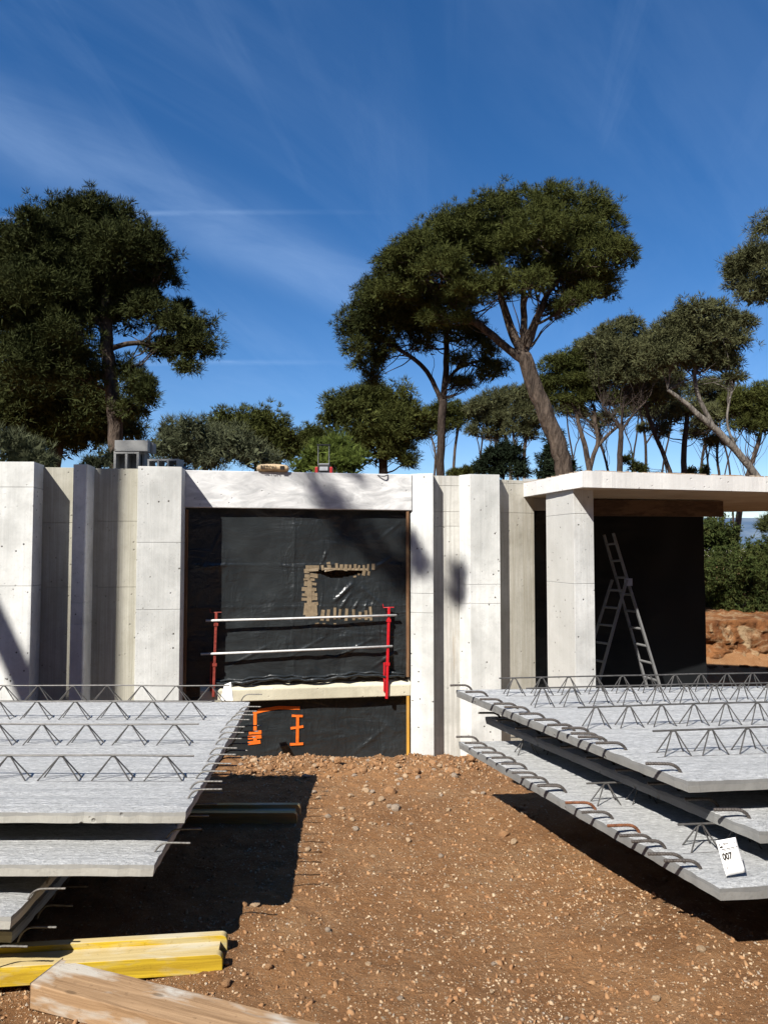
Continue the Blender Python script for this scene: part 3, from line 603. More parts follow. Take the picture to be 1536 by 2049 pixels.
# hedge under the canopy, right
bush('oak_bush', 'dark small leaved oak bush standing above the hedge beside the porch', 'shrub', 20, [(1418, 1065, 24), (1445, 1062, 24), (1425, 1095, 24), (1455, 1090, 20), (1400, 1080, 20)], M['hedge'], 51, npuff=27, nneedle=18, L=0.096, wd=0.0155, puff_r=.1, up=0)
bush('hedge_bush', 'leafy green hedge growing along the top of the red earth bank', 'hedge', 19,
  [(1420, 1140, 30), (1460, 1128, 28), (1500, 1120, 30), (1540, 1115, 32), (1425, 1180, 32), (1470, 1175, 34), (1515, 1170, 34), (1555, 1165, 36), (1400, 1210, 28), (1440, 1215, 28), (1485, 1215, 28), (1530, 1215, 30), (1570, 1210, 30), (1385, 1150, 30), (1610, 1160, 36), (1610, 1210, 32), (1650, 1180, 40), (1360, 1190, 28), (1340, 1170, 26)], M['hedge'], 52, npuff=27, nneedle=21, L=0.088, wd=0.01364, puff_r=.1, up=0, inner=2.0)
bush('pine_shrub', 'wispy dark pine bough at the right edge under the canopy', 'shrub', 14, [(1534, 1045, 10), (1547, 1030, 12), (1522, 1056, 6), (1555, 1058, 14), (1700, 1040, 20)], M['pine_dark'], 53, npuff=40.5, nneedle=21, L=0.096, wd=0.00434)
# forked pine behind the photographer on the left: its trunk shades the facade
rt = empty('pine_tree', (-8.13, 1.4, 0), label='forked pine standing left of and behind the photographer, shading the facade', cat='pine tree')
MB().tube(chaikin([(-8.05, 1.4, -.1), (-8.1, 1.4, 3), (-8.18, 1.4, 6), (-8.15, 1.4, 8.5), (-8.12, 1.4, 10), (-8.05, 1.4, 12), (-7.9, 1.4, 13.5)], 2), [.26-.14*i/21 if i < 12 else .155-.006*(i-12) for i in range(len(chaikin([(0, 0, 0)]*7, 2)))], 14).build('trunk', M['bark'], rt, smooth=True)
for pts, r in (([(-8.18, 1.4, 7.4), (-8.5, 1.42, 8.15), (-9.1, 1.45, 9.35), (-9.9, 1.5, 11), (-10.4, 1.5, 12.5)], .13),
               ([(-8.1, 1.4, 11.3), (-7.4, 1.3, 11.9), (-6.6, 1.25, 12.0), (-5.9, 1.2, 11.75)], .05), ([(-8.0, 1.4, 12.8), (-6.8, 1.6, 13.8), (-5.6, 1.8, 14.2)], .06)):
    MB().tube(chaikin(pts, 2), r, 8).build('limb', M['bark'], rt, smooth=True)
v, f = foliage([((-6.5, 1.25, 11.75), .16), ((-6.25, 1.2, 11.35), .12), ((-5.95, 1.15, 11.0), .26), ((-5.65, 1.15, 10.85), .14), ((-5.42, 1.1, 11.2), .08), ((-5.36, 1.1, 10.9), .07), ((-4.95, 1.1, 10.95), .04), ((-4.97, 1.1, 10.7), .03)], 71, 20, 12, .13, .009, .12, inner=.2)
v2, f2 = foliage([((-8, 1.4, 14.5), 1.6), ((-10.2, 1.5, 13.6), 1.5), ((-6, 1.8, 14.8), 1.3), ((-9, 1.2, 15.3), 1.4), ((-7, 1.2, 15.6), 1.3)], 72, 8, 18, .17, .02, .2)
mk('crown', np.concatenate([v, v2]), np.concatenate([f, f2+len(v)]), M['pine'], rt)

wv = []; rgw = random.Random(19)  # unseen belt of pines added behind the camera to cut the sky fill
for k in range(46):
    a_ = R(102 + 156*k/45 + rgw.uniform(-2, 2)); d_ = rgw.uniform(21, 28)
    for zz in (2.5, 6.5, 10.0, 12.8 + rgw.uniform(-1, 1)): wv.append(((math.sin(a_)*d_, math.cos(a_)*d_, zz), rgw.uniform(2.6, 3.4)))
vw, fw = foliage(wv, 90, .9, 26, .9, .16, .6, -.9, 1.1, .03, .3)
mk('added_woodland', vw, fw, M['pine_dark'], None, kind='stuff', label='added unseen belt of pines behind the photographer, blocking sky light', cat='added_woodland')

# ------------------------------------------------------------------ the concrete house
house = empty('concrete_house', (-1.0, 9.5, -.9), label='unfinished low house of pale board marked concrete with projecting piers and a flat canopy', cat='house')
WT = 2.71
def vz(v, Y): return W(768, v, Y).z
def column(name, front, back, ztop, joints_v, mat, z0=-1.1, gap=.0035, jY=None, left=None):
    """front: list of (u, Y) left to right; back: list of (u or None, Y) right to left"""
    pf = [(X(u, Y), Y) for u, Y in front]; pb = [(X(u, Y), Y) for u, Y in back]
    poly = pf + pb; Yj = jY or sum(p[1] for p in pf)/len(pf)
    zs = sorted([vz(v, Yj) for v in joints_v]); lv = [z0] + zs + [ztop]
    cx = sum(p[0] for p in poly)/len(poly); cy = sum(p[1] for p in poly)/len(poly)
    first = None
    core = [(cx+(p[0]-cx)*.94, cy+(p[1]-cy)*.94) for p in poly]
    o = MB().prism(core, z0+.01, ztop-.01).build(name, mat, house)
    for a, b in zip(lv[:-1], lv[1:]):
        q = MB().prism(poly, a+gap/2 if a != z0 else a, b-gap/2 if b != ztop else b).build('wall_panel', mat, o)
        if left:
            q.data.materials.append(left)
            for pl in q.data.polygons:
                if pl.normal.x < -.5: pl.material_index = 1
        bevel(q, .003, 2)
    return o
column('pier', [(-420, 7.70), (66, 7.78), (86, 8.10)], [(86, 8.35), (-420, 8.35)], 2.712, [976, 1172], M['wall'])
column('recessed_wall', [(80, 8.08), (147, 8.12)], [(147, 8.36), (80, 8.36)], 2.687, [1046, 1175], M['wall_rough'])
column('pier', [(145, 7.98), (174, 7.98), (187.6, 8.26)], [(187.6, 8.38), (145, 8.38)], 2.708, [1205, 1247], M['wall'])
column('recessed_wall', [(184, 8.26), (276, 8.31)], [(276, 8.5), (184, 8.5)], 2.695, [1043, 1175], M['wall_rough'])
column('pier', [(274.5, 8.19), (362.5, 8.27), (370, 8.62)], [(369, 9.0), (274.5, 9.0)], 2.712, [1085.6, 1218], M['wall'])
# lintel over the large window
o = MB().prism([(X(369, 8.6), 8.6), (X(824, 9.05), 9.05), (X(824, 9.3), 9.3), (X(369, 8.9), 8.9)], [2.276, 2.262, 2.262, 2.276], [2.712, 2.705, 2.705, 2.712]).build('lintel', M['plaster'], house); bevel(o, .008)
column('pier', [(821, 9.08), (843, 9.01), (866.4, 8.98), (867, 9.2)], [(866, 9.5), (821, 9.5)], 2.712, [1187, 1225.6], M['wall'])
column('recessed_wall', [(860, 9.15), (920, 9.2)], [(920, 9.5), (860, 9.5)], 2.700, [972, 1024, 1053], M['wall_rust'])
column('pier', [(918.6, 9.17), (940.4, 9.02), (999.6, 9.09), (1000, 9.3)], [(999, 9.5), (918.6, 9.5)], 2.706, [1168.7, 1207], M['wall'])
column('recessed_wall', [(996, 9.22), (1068, 9.46)], [(1066, 9.8), (996, 9.8)], 2.66, [968, 1026.6], M['wall_streak'])
o = MB().prism([(X(1046, 9.52), 9.52), (X(1100, 9.75), 9.75), (X(1100, 9.9), 9.9), (X(1046, 9.9), 9.9)], 2.3, 2.70).build('parapet', M['wall'], house)
# pillar carrying the canopy
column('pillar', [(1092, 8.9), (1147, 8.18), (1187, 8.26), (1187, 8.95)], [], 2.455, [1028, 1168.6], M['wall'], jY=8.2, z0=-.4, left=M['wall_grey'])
# window sill ledge
sl_ = [(X(404, 8.74), 8.76), (X(404, 8.66), 8.66), (X(821, 9.08), 9.08), (X(821, 9.16), 9.16)]
o = MB().prism(sl_, .01, [.225, .145, .145, .225]).build('window_sill', M['sill'], house); bevel(o, .01)
# window reveal strips
MB().box((X(815, 9.1), 9.08, 1.25), (.035, .05, 2.02)).build('jamb_strip', M['strip'], house)
MB().box((X(815, 9.14), 9.10, -.42), (.035, .05, .86)).build('jamb_strip', M['strip_y'], house)
MB().box((X(371.5, 8.62), 8.66, .9), (.03, .05, 2.7)).build('jamb_strip', M['strip'], house)
# roof, side and back walls
MB().prism([(-6.4, 8.36), (X(369, 9.0), 9.05), (X(824, 9.4), 9.4), (1.7, 9.7), (1.9, 13), (-6.4, 13)], 2.45, 2.655).build('roof', M['block'], house)
MB().prism([(-6.4, 12.7), (1.9, 12.7), (1.9, 12.95), (-6.4, 12.95)], -1.1, 2.44).build('back_wall', M['block'], house)
MB().prism([(1.75, 10.05), (1.9, 10.05), (1.9, 12.69), (1.75, 12.69)], -1.1, 2.44).build('side_wall', M['block'], house)
MB().prism([(-6.4, 8.5), (-2.5, 8.9), (1.7, 9.4), (1.74, 12.69), (-6.4, 12.69)], -1.1, -.96).build('floor_slab', M['block'], house)
# canopy
cp = [(X(1040, 9.5), 9.5), (X(1165.5, 7.9), 7.9), (X(1536, 8.57), 8.57), (X(1900, 9.3), 9.3), (X(1800, 12.4), 12.2), (X(1448, 13.3), 13.3), (2.2, 13.6)]
def edged(poly, z0, z1, amp, step, rg):
    P = []
    for a, b in zip(poly, poly[1:]+poly[:1]):
        L = math.hypot(b[0]-a[0], b[1]-a[1]); n = max(1, int(L/step))
        for i in range(n):
            t = i/n; P.append((a[0]+(b[0]-a[0])*t + (rg.uniform(-amp, amp) if i else 0), a[1]+(b[1]-a[1])*t + (rg.uniform(-amp, amp) if i else 0)))
    m = MB(); n = len(P); m.prism(P, z0, [z1+rg.uniform(-amp, amp) for _ in P]); return m
edged(cp, 2.453, 2.627, .004, .12, random.Random(5)).build('canopy', M['canopy'], house)
so_ = MB().prism([(p[0]*.0+cp[i][0], cp[i][1]) for i, p in enumerate(cp)], 2.445, 2.4505)
cxx = sum(p[0] for p in cp)/len(cp); cyy = sum(p[1] for p in cp)/len(cp)
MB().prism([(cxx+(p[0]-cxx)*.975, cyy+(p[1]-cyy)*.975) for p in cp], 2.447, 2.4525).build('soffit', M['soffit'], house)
# roof edge grit on the canopy
gb = MB(); rg = random.Random(8)
for _ in range(150):
    t = rg.random(); a, b = (cp[1], cp[2]) if rg.random() < .8 else (cp[0], cp[1]); gb.box((a[0]+(b[0]-a[0])*t+.02, a[1]+(b[1]-a[1])*t+.03, 2.632), (rg.uniform(.01, .05), .02, rg.uniform(.006, .02)))
gb.build('edge_grit', M['stone_grey'], house, kind='stuff')
# beam under the canopy
bY0, bY1 = 9.65, 9.92
o = MB().prism([(X(1120, bY0-.1), bY0-.15), (X(1447.5, bY1), bY1), (X(1447.5, bY1)+.02, bY1+.15), (X(1120, bY0)+.05, bY0+.1)], 2.225, 2.430).build('porch_beam', M['beamwood'], house); bevel(o)
# porch floor
MB().prism([(1.95, 8.0), (3.1, 8.2), (4.72, 9.2), (4.80, 11.4), (1.95, 11.4)], -1.1, -.20).build('porch_floor', M['slab_side'], house)

# ------------------------------------------------------------------ black plastic sheets
def sheet(name, label, A, B, zb, zt, amp, seed, dx=.02, hole=None, ragged=.02, mat='plastic', creases=(), vcreases=(), segs=()):
    """hanging sheet between plan points A and B"""
    root = empty(name, ((A[0]+B[0])/2, (A[1]+B[1])/2, zb), label=label, cat='plastic sheet')
    L = math.hypot(B[0]-A[0], B[1]-A[1]); nu = int(L/dx); nv = int((zt-zb)/dx); nrm = Vector((B[1]-A[1], -(B[0]-A[0]), 0)).normalized()
    V = np.zeros((nv+1, nu+1, 3))
    for j in range(nv+1):
        for i in range(nu+1):
            s = i/nu; t = j/nv; x = A[0]+(B[0]-A[0])*s; y = A[1]+(B[1]-A[1])*s; z = zb+(zt-zb)*t
            g_ = max(0, fbm(s*L, z, .9, 2, seed+9)+.15)*1.6; d = 0
            for (cz, ca) in creases: d += ca*math.exp(-abs(z-cz-.006*fbm(s*L, 0, 2, 2, cz))/.012)
            for (x0_, z0_, x1_, z1_, ca, cw) in segs:
                ex, ez = x1_-x0_, z1_-z0_; l2 = ex*ex+ez*ez; tt = max(0, min(1, ((s*L-x0_)*ex+(z-z0_)*ez)/l2)); qd = math.hypot(s*L-x0_-tt*ex, z-z0_-tt*ez)
                if qd < cw*3: d += ca*math.exp(-(qd/cw)**2)*math.sin(math.pi*min(1, tt+.08))
            for (cs, ca) in vcreases: d += ca*math.exp(-abs(s*L-cs-.01*fbm(z, 0, 3, 2, cs))/.014)
            d += amp*(fbm(s*L, z, 1.1, 2, seed) + .35*g_*fbm(s*L*1.0+z*.6, z*.4, 4.5, 3, seed+3) + .16*g_*fbm(s*L*.5, z*2.2, 8, 3, seed+5))
            if j == 0: z += ragged*fbm(s*L, 0, 3, 4, seed)
            V[j, i] = (x+nrm.x*d, y+nrm.y*d, z)
    fs = []
    for j in range(nv):
        for i in range(nu):
            if hole and hole((i+.5)/nu, zb+(zt-zb)*(j+.5)/nv): continue
            a = j*(nu+1)+i; fs.append((a, a+1, a+nu+2, a+nu+1))
    o = mk('sheet', V.reshape(-1, 3), np.array(fs), M[mat], root, True)
    return root, o
A1, B1 = (X(371, 8.66), 8.69), (X(816, 9.12), 9.12)
pd = Vector((B1[0]-A1[0], B1[1]-A1[1], 0)); pn = Vector((pd.y, -pd.x, 0)).normalized()
def onsheet(u, v, off=.0):      # point on the upper sheet plane seen at (u, v)
    d = ray(u, v); o = Vector((0, 0, EYE)); a = Vector((A1[0], A1[1], 0)); t = (a-o).dot(pn)/d.dot(pn); return o+d*t+pn*off
slit = [(614, 1144), (624, 1139.5), (650, 1141), (668, 1137), (700, 1138), (730, 1140), (742, 1139), (728, 1146), (700, 1153), (672, 1157.5), (656, 1155), (646, 1150), (630, 1147)]
def inpoly(px, py, P):
    c = False; n = len(P)
    for i in range(n):
        (x1, y1), (x2, y2) = P[i], P[i-1]
        if (y1 > py) != (y2 > py) and px < (x2-x1)*(py-y1)/(y2-y1)+x1: c = not c
    return c
slit3 = [onsheet(*p) for p in slit]; Ls = pd.length
slp = [((p-Vector((A1[0], A1[1], 0))).dot(pd)/Ls/Ls, p.z) for p in slit3]
us = [p[0] for p in slp]; zs_ = [p[1] for p in slp]
def hole(s, z): return min(us) < s < max(us) and min(zs_) < z < max(zs_) and inpoly(s, z, slp)
sheetA, shA = sheet('plastic_sheet', 'black plastic sheet filling the large window above the ledge, torn and patched with brown tape', A1, B1, .2, 2.33, .024, 2, .0125, hole, creases=((1.60, .006), (1.10, .005), (.62, .003)), vcreases=((1.26, .007), (2.1, .003)), segs=((1.72, 1.14, 2.02, 1.42, .02, .022), (1.80, 1.05, 1.98, 1.3, .014, .016), (1.95, 1.02, 2.08, 1.22, .014, .014), (2.05, 1.35, 2.5, .95, .012, .02), (2.15, 1.5, 2.55, 1.75, .010, .02), (1.6, 1.62, 1.66, 1.8, .014, .014), (2.1, 1.0, 2.16, 1.2, .012, .012), (1.7, .45, 2.3, .75, .012, .016), (.5, .4, 1.1, .72, .010, .016), (1.2, .5, 1.75, .8, .009, .016), (2.2, .35, 2.62, .62, .012, .016), (2.25, .8, 2.62, .68, .010, .014), (.05, 1.55, .6, 1.62, .008, .02), (.3, 1.75, .42, 2.05, .008, .02), (2.3, 1.9, 2.6, 2.15, .01, .02)))
A2, B2 = (X(371, 8.72), 8.75), (X(816, 9.16), 9.17)
sheetB, shB = sheet('plastic_sheet', 'black plastic sheet below the window ledge with orange tape marks', A2, B2, -1.02, .06, .03, 5, .02, None, .0, creases=((-.42, .006), (-.2, .003)), vcreases=((1.3, .005),), segs=((1.9, -.75, 2.5, -.3, .014, .018), (1.2, -.55, 2.4, -.42, .008, .012), (2.2, -.2, 2.6, -.5, .012, .016), (.9, -.62, 1.3, -.52, .01, .014), (2.3, -.8, 2.42, -.5, .014, .014)))
sheet('plastic_sheet', 'black plastic sheet hanging under the canopy behind the ladder', (X(1150, 9.75), 9.72), (X(1407, 10.0), 10.0), -.22, 2.26, .05, 8, .03, mat='plastic_matt')
sheet('plastic_sheet', 'narrow black plastic sheet in the slot left of the canopy pillar', (X(1050, 9.9), 9.88), (X(1155, 10.0), 9.96), -.3, 2.5, .05, 11, .03)
# bunched folds along the bottom of the upper sheet
for k, (dz, off) in enumerate(((.0, .05), (.03, .03))):
    pts = []
    for i in range(30):
        s = i/29; p = Vector((A1[0], A1[1], 0)).lerp(Vector((B1[0], B1[1], 0)), .1+.88*s); pts.append(p + pn*(off+.012*math.sin(i*1.3+k)) + Vector((0, 0, .235+dz-.015*math.sin(i*.5)+.01*math.sin(i*2.1+k)+.03*s)))
    MB().tube(pts, [.010+.010*abs(math.sin(i*.9+k*2)) for i in range(30)], 8).build('folded_hem', M['plastic'], sheetA, smooth=True)
zo = lambda x, y: (560+x/6.4, 1090+y/6.4)
tapes = [(420, 285, 160, 60, 0), (550, 285, 40, 60, -5), (620, 268, 45, 90, -20), (720, 285, 40, 70, 0), (785, 285, 38, 70, 4), (845, 285, 38, 70, 0), (905, 285, 36, 70, -4), (962, 285, 34, 75, 0), (1015, 290, 32, 60, 5), (1075, 292, 30, 60, 0), (1128, 290, 30, 75, 0), (1190, 290, 34, 70, 5),
  (840, 312, 560, 26, 1), (400, 322, 180, 36, -8),
  (345, 350, 75, 44, 0), (350, 395, 85, 40, 3), (345, 435, 70, 34, -4), (435, 400, 95, 50, 8), (420, 445, 60, 38, 5), (355, 505, 80, 50, 0), (430, 510, 70, 40, 5), (378, 470, 40, 60, 0),
  (340, 568, 110, 42, 0), (345, 635, 125, 40, 2), (340, 695, 120, 44, -3), (350, 600, 50, 120, 0), (425, 570, 110, 42, 0), (435, 640, 90, 50, -6), (440, 695, 90, 48, 3), (425, 620, 36, 150, 0), (345, 775, 80, 60, 0), (430, 765, 110, 46, -3), (350, 845, 90, 110, 4), (430, 845, 115, 110, -2), (405, 890, 170, 50, 0), (378, 620, 60, 300, 1),
  (545, 905, 40, 130, 0), (620, 895, 38, 150, 3), (706, 880, 36, 180, 0), (770, 890, 36, 150, 5), (856, 900, 38, 130, 0), (938, 900, 36, 125, 0), (1018, 910, 34, 105, 0), (1095, 900, 38, 125, 3), (1165, 890, 36, 150, 0), (830, 925, 640, 22, 1), (560, 1010, 40, 26, 0), (470, 1010, 44, 26, 0), (706, 1010, 36, 30, 0), (1075, 370, 38, 55, 5), (1130, 365, 34, 60, 0), (1005, 385, 30, 26, 0), (955, 400, 36, 24, 0), (640, 318, 120, 20, -12)]
def flat_rect(name, c, ww, hh, ang, mat, parent, toplane, th=.0015):
    a = R(ang); pts = []
    rgx = random.Random(hash((round(c[0]), round(c[1])))); nseg = 5
    top = []; bot = []
    for i in range(nseg+1):
        for lst, sgn in ((top, -1), (bot, 1)):
            lx = (i/nseg-.5)*ww; ly = sgn*hh/2 + rgx.uniform(-.03, .03)*min(ww, hh)
            lst.append((c[0]+lx*math.cos(a)-ly*math.sin(a), c[1]+lx*math.sin(a)+ly*math.cos(a)))
    P = top + bot[::-1]; n = len(P)
    fr = [toplane(p[0], p[1], 1) for p in P]; bk_ = [toplane(p[0], p[1], 0) for p in P]
    f = [tuple(range(n)), tuple(range(2*n-1, n-1, -1))] + [(i, (i+1) % n, n+(i+1) % n, n+i) for i in range(n)]
    return mk(name, [tuple(p) for p in fr+bk_], f, mat, parent)
from mathutils.bvhtree import BVHTree
def bvh_of(o):
    me = o.data; off = worldof(o); return BVHTree.FromPolygons([v.co+off for v in me.vertices], [tuple(p.vertices) for p in me.polygons])
bA, bB = bvh_of(shA), bvh_of(shB)
lay = [0]
def planeA(u, v, top):
    d = ray(u, v).normalized(); h = bA.ray_cast(Vector((0, 0, EYE)), d)
    p = h[0] if h[0] is not None else onsheet(u, v); return p + pn*(.002+lay[0]*.00035 + (.0012 if top else -.001))
def planeB(u, v, top):
    d = ray(u, v).normalized(); h = bB.ray_cast(Vector((0, 0, EYE)), d); return h[0] + pn*(.003+lay[0]*.0006 + (.0015 if top else 0))
for i, (x, y, ww, hh, an) in enumerate(tapes):
    rj = random.Random(i*7+1); jj = 1 if ww < 200 and hh < 200 else 0
    lay[0] = i % 9; flat_rect('tape_strip', zo(x+jj*rj.uniform(-6, 6), y+jj*rj.uniform(-9, 9)), ww/6.4*(1+jj*rj.uniform(-.15, .15)), hh/6.4*(1+jj*rj.uniform(-.22, .22)), an+jj*rj.uniform(-7, 7), M['tape'], sheetA, planeA)
z6 = lambda x, y: (350+x/3.012, 980+y/3.012)
for i, (x, y, ww, hh, an) in enumerate([(690, 1314, 125, 20, 1), (565, 1322, 130, 22, -9), (500, 1338, 60, 18, -14), (483, 1400, 20, 100, 0), (484, 1462, 76, 20, -4), (481, 1490, 82, 22, -6), (484, 1505, 22, 50, 0), (478, 1522, 76, 22, -8),
     (738, 1445, 18, 175, 1), (737, 1362, 66, 14, 2), (735, 1431, 78, 15, -8), (733, 1531, 80, 15, -3)]):
    lay[0] = i; flat_rect('orange_tape', z6(x, y), ww/3.012, hh/3.012, an, M['orange'], sheetB, planeB)

# ------------------------------------------------------------------ guard rail in the window
def Yr(u): return 8.665 + (u-404)/(821-404)*.42
rail = empty('guard_rail', (X(600, 8.7), 8.7, .15), label='temporary guard rail of two pale tubes on red posts across the window', cat='guard rail')
def rp(u, v, d=0): return W(u, v, Yr(u)-.02+d)
for pts, m_, lab in (([(427, 1394), (433, 1226)], 'red_old', 'dull worn red post'), ([(773, 1398), (778, 1216)], 'red', 'bright red post')):
    a, b = rp(*pts[0]), rp(*pts[1]); d = (b-a); rot = d.to_track_quat('Z', 'Y').to_matrix()
    p = bevel(MB().box((a+b)/2, (.034, .03, d.length), rot).build('post', M[m_], rail, label=lab), .004)
    MB().tube([b+Vector((-.075, 0, .045)), b+Vector((-.065, 0, 0)), b+Vector((0, -.005, .004)), b+Vector((.06, 0, .004))], .006, 6).build('hook', M[m_], p)
    for t in (.38, .86): MB().box(a.lerp(b, t)+Vector((0, .0, 0)), (.042, .05, .035), rot).build('bracket', M[m_], p)
    MB().box(a.lerp(b, .22)+Vector((-.035, 0, .02)), (.018, .03, .34)).build('clamp', M[m_], p)
for (u1, v1, u2, v2) in ((412, 1242, 793, 1231), (402, 1309, 785, 1293)):
    a, b = rp(u1, v1, -.018), rp(u2, v2, -.018); MB().tube([a, a.lerp(b, .33)+Vector((0, 0, -.004)), a.lerp(b, .66)+Vector((0, 0, -.002)), b], .0135, 10).build('rail', M['galv'], rail, smooth=True)

# ------------------------------------------------------------------ ladder in the porch
lad = empty('ladder', (X(1250, 9.4), 9.4, -.2), label='aluminium combination ladder standing open in the dark porch', cat='ladder')
def rail_(u1, v1, Y1, u2, v2, Y2, name='ladder_rail', wdt=.055):
    a, b = W(u1, v1, Y1), W(u2, v2, Y2); d = b-a; rot = d.to_track_quat('Z', 'Y').to_matrix()
    return a, b, bevel(MB().box((a+b)/2, (wdt, .025, d.length), rot).build(name, M['alu'], lad), .003)
def ext(u1, v1, u2, v2, vn): t = (vn-v1)/(v2-v1); return u1+(u2-u1)*t
vb = 1411
n1, n2, _ = rail_(1226, 1067, 9.15, ext(1226, 1067, 1318, 1369, vb), vb, 9.15)
f1, f2, _ = rail_(1207.5, 1070, 9.5, ext(1207.5, 1067, 1292, 1369, vb-10), vb-10, 9.5)
m1, m2, _ = rail_(1253, 1160, 9.1, ext(1253, 1162, 1196, 1370, vb), vb, 9.1)
g1, g2, _ = rail_(1224, 1160, 9.5, ext(1224, 1162, 1190, 1270, vb-10), vb-10, 9.5)
for (a, b, c, d, n) in ((n1, n2, f1, f2, 10), (m1, m2, g1, g2, 7)):
    for i in range(n):
        t = (i+.6)/n; MB().tube([a.lerp(b, t), c.lerp(d, t)], .015, 8).build('rung', M['alu'], lad)
        MB().tube([a.lerp(b, t)+Vector((0, -.014, 0)), a.lerp(b, t)+Vector((0, -.017, 0))], .009, 8).build('rivet', M['black'], lad)
MB().box((m1+n1.lerp(n2, .3))/2+Vector((0, -.02, 0)), (.09, .03, .09)).build('hinge', M['greyp'], lad)

# ------------------------------------------------------------------ things on the roof
def on_wall(u, Y): return (X(u, Y), Y, 2.712)
# paper bag with BETON
p = Vector((X(545, 8.84), 8.84, 2.712)); bag = empty('cement_bag', p, .15, label='full paper bag printed BETON lying on the lintel', cat='bag')
gx, gy = 26, 12; Lb, Hb, Db = .385, .095, .24; V = []; rg = random.Random(2)
for i in range(gx+1):
    s = i/gx*2-1; e = (1-abs(s)**7)**.4*.92+.08
    for k in range(24):
        a = 2*math.pi*k/24; cx_, sx_ = math.cos(a), math.sin(a)
        yy = Db/2*math.copysign(abs(cx_)**.7, cx_)*(.8+.2*e); zz = Hb/2*math.copysign(abs(sx_)**.75, sx_)*e
        nn = .006*fbm(s*3, a, 2.2, 3, 4); V.append((s*Lb/2, yy+nn, Hb/2+zz+nn-(.01*abs(s))))
fs = [(i*24+k, i*24+(k+1) % 24, (i+1)*24+(k+1) % 24, (i+1)*24+k) for i in range(gx) for k in range(24)] + [tuple(range(23, -1, -1)), tuple(range(gx*24, gx*24+24))]
bagm = mk('bag_body', V, fs, M['paper'], bag, True, world=False)
def text_mesh(s, size, mat, name, parent, loc, rot, ext=.0006, align='LEFT', sx=1.0, bold=0.0):
    cu = bpy.data.curves.new(name, 'FONT'); cu.body = s; cu.size = size; cu.extrude = ext; cu.offset = bold; cu.align_x = align
    t = bpy.data.objects.new('tmp', cu); col.objects.link(t); dg = bpy.context.evaluated_depsgraph_get(); me = bpy.data.meshes.new_from_object(t.evaluated_get(dg))
    bpy.data.objects.remove(t); me.materials.clear(); me.materials.append(mat)
    for v_ in me.vertices: v_.co.x *= sx
    o = bpy.data.objects.new(name, me); col.objects.link(o); o.parent = parent; o.location = loc; o.rotation_euler = rot; return o
text_mesh('BETON', .062, M['ink'], 'printed_word', bag, (-.145, -Db/2-.006, .022), (R(84), 0, R(-2)), .002, sx=.9)
MB().box((.11, -Db/2-.003, .04), (.05, .004, .045)).build('printed_panel', M['ink'], bag, world=False)
# trolley with telescopic handle
p = Vector((X(648, 9.35), 9.35, 2.655)); p.z += .07; tr = empty('tool_trolley', p, label='black and red tool case with raised telescopic handle on the roof edge', cat='trolley')
k_ = 9.35/F
bevel(MB().box((0, 0, .03), (24*k_, .12, .2)).build('case', M['black'], tr, world=False), .01)
for s in (-1, 1): bevel(MB().box((s*14.5*k_, 0, .05), (6*k_, .13, .10)).build('side_box', M['redbox'], tr, world=False), .008)
bevel(MB().box((0, -.065, .075), (17*k_, .012, .05)).build('front_plate', M['greyp'], tr, world=False), .004)
bevel(MB().box((0, 0, .137), (20*k_, .10, .012)).build('lid', M['greyp'], tr, world=False), .004)
hd = None
for s in (-1, 1): MB().tube([(s*11*k_-.01, .03, .13), (s*11*k_-.01, .03, .385)], .0055, 8).build('handle_tube', M['alu'], tr, world=False)
bevel(MB().box((-.01, .03, .39), (27*k_, .02, .018)).build('handle_grip', M['black'], tr, world=False), .004)
# concrete blocks
def hollow(name, c, size, cells, label, mat, wall=.028, rz=0, back=True):
    th_ = empty(name, c, rz, label=label, cat='concrete block', group='concrete blocks piled on the roof')
    m = MB(); sx_, sy_, sz_ = size; cw = (sx_-wall)/cells
    m.box((0, 0, wall/2), (sx_, sy_, wall)); m.box((0, 0, sz_-wall/2), (sx_, sy_, wall))
    for i in range(cells+1): m.box((-sx_/2+wall/2+i*cw, 0, sz_/2), (wall, sy_-.004, sz_-2*wall))
    if back: m.box((0, sy_*.3, sz_/2), (sx_-wall, .02, sz_-2*wall))
    o = m.build('block_body', mat, th_, world=False); return th_
k9 = 9.2/F
MB_ = hollow('hollow_block', (X(256, 9.2), 9.2, 2.655), (50*k9, .2, 55*k9), 2, 'upright hollow concrete block with two dark cells under the lintel block', M['block'])
hollow('hollow_block', (X(285, 9.25), 9.27, 2.655), (13*k9, .2, 55*k9), 1, 'narrow concrete block standing right of the two celled block', M['block'])
lb = empty('lintel_block', (X(266, 9.2), 9.2, 2.655+55*k9), label='long solid concrete block laid across the top of the block pile', cat='concrete block', group='concrete blocks piled on the roof')
bevel(MB().box((0, 0, 11*k9), (66*k9, .22, 22*k9)).build('block_body', M['block'], lb, world=False), .005)
bevel(MB().box((36*k9, .06, 9*k9), (5*k9, .12, 20*k9)).build('block_end', M['block'], lb, world=False), .004)
hollow('hollow_block', (X(330, 9.1), 9.1, 2.655), (62*k9, .2, .235), 3, 'flat hollow concrete block lying right of the tall block pile', M['block'], .022, R(-4), False)
V = []; gxn = 24
for j in range(9):
    for i in range(gxn+1):
        s = i/gxn; t = j/8; V.append((X(352+60*s, 9.15), 9.0+.35*t, 2.66+.26*math.sin(math.pi*t)**.7*(1-s)**1.1*(.8+.3*fbm(s*6, t*3, 1.5, 3, 2))+.012*fbm(s*9, t*9, 2, 3, 4)+.005))
ii = (np.arange(8)[:, None]*(gxn+1) + np.arange(gxn)[None, :]).ravel()
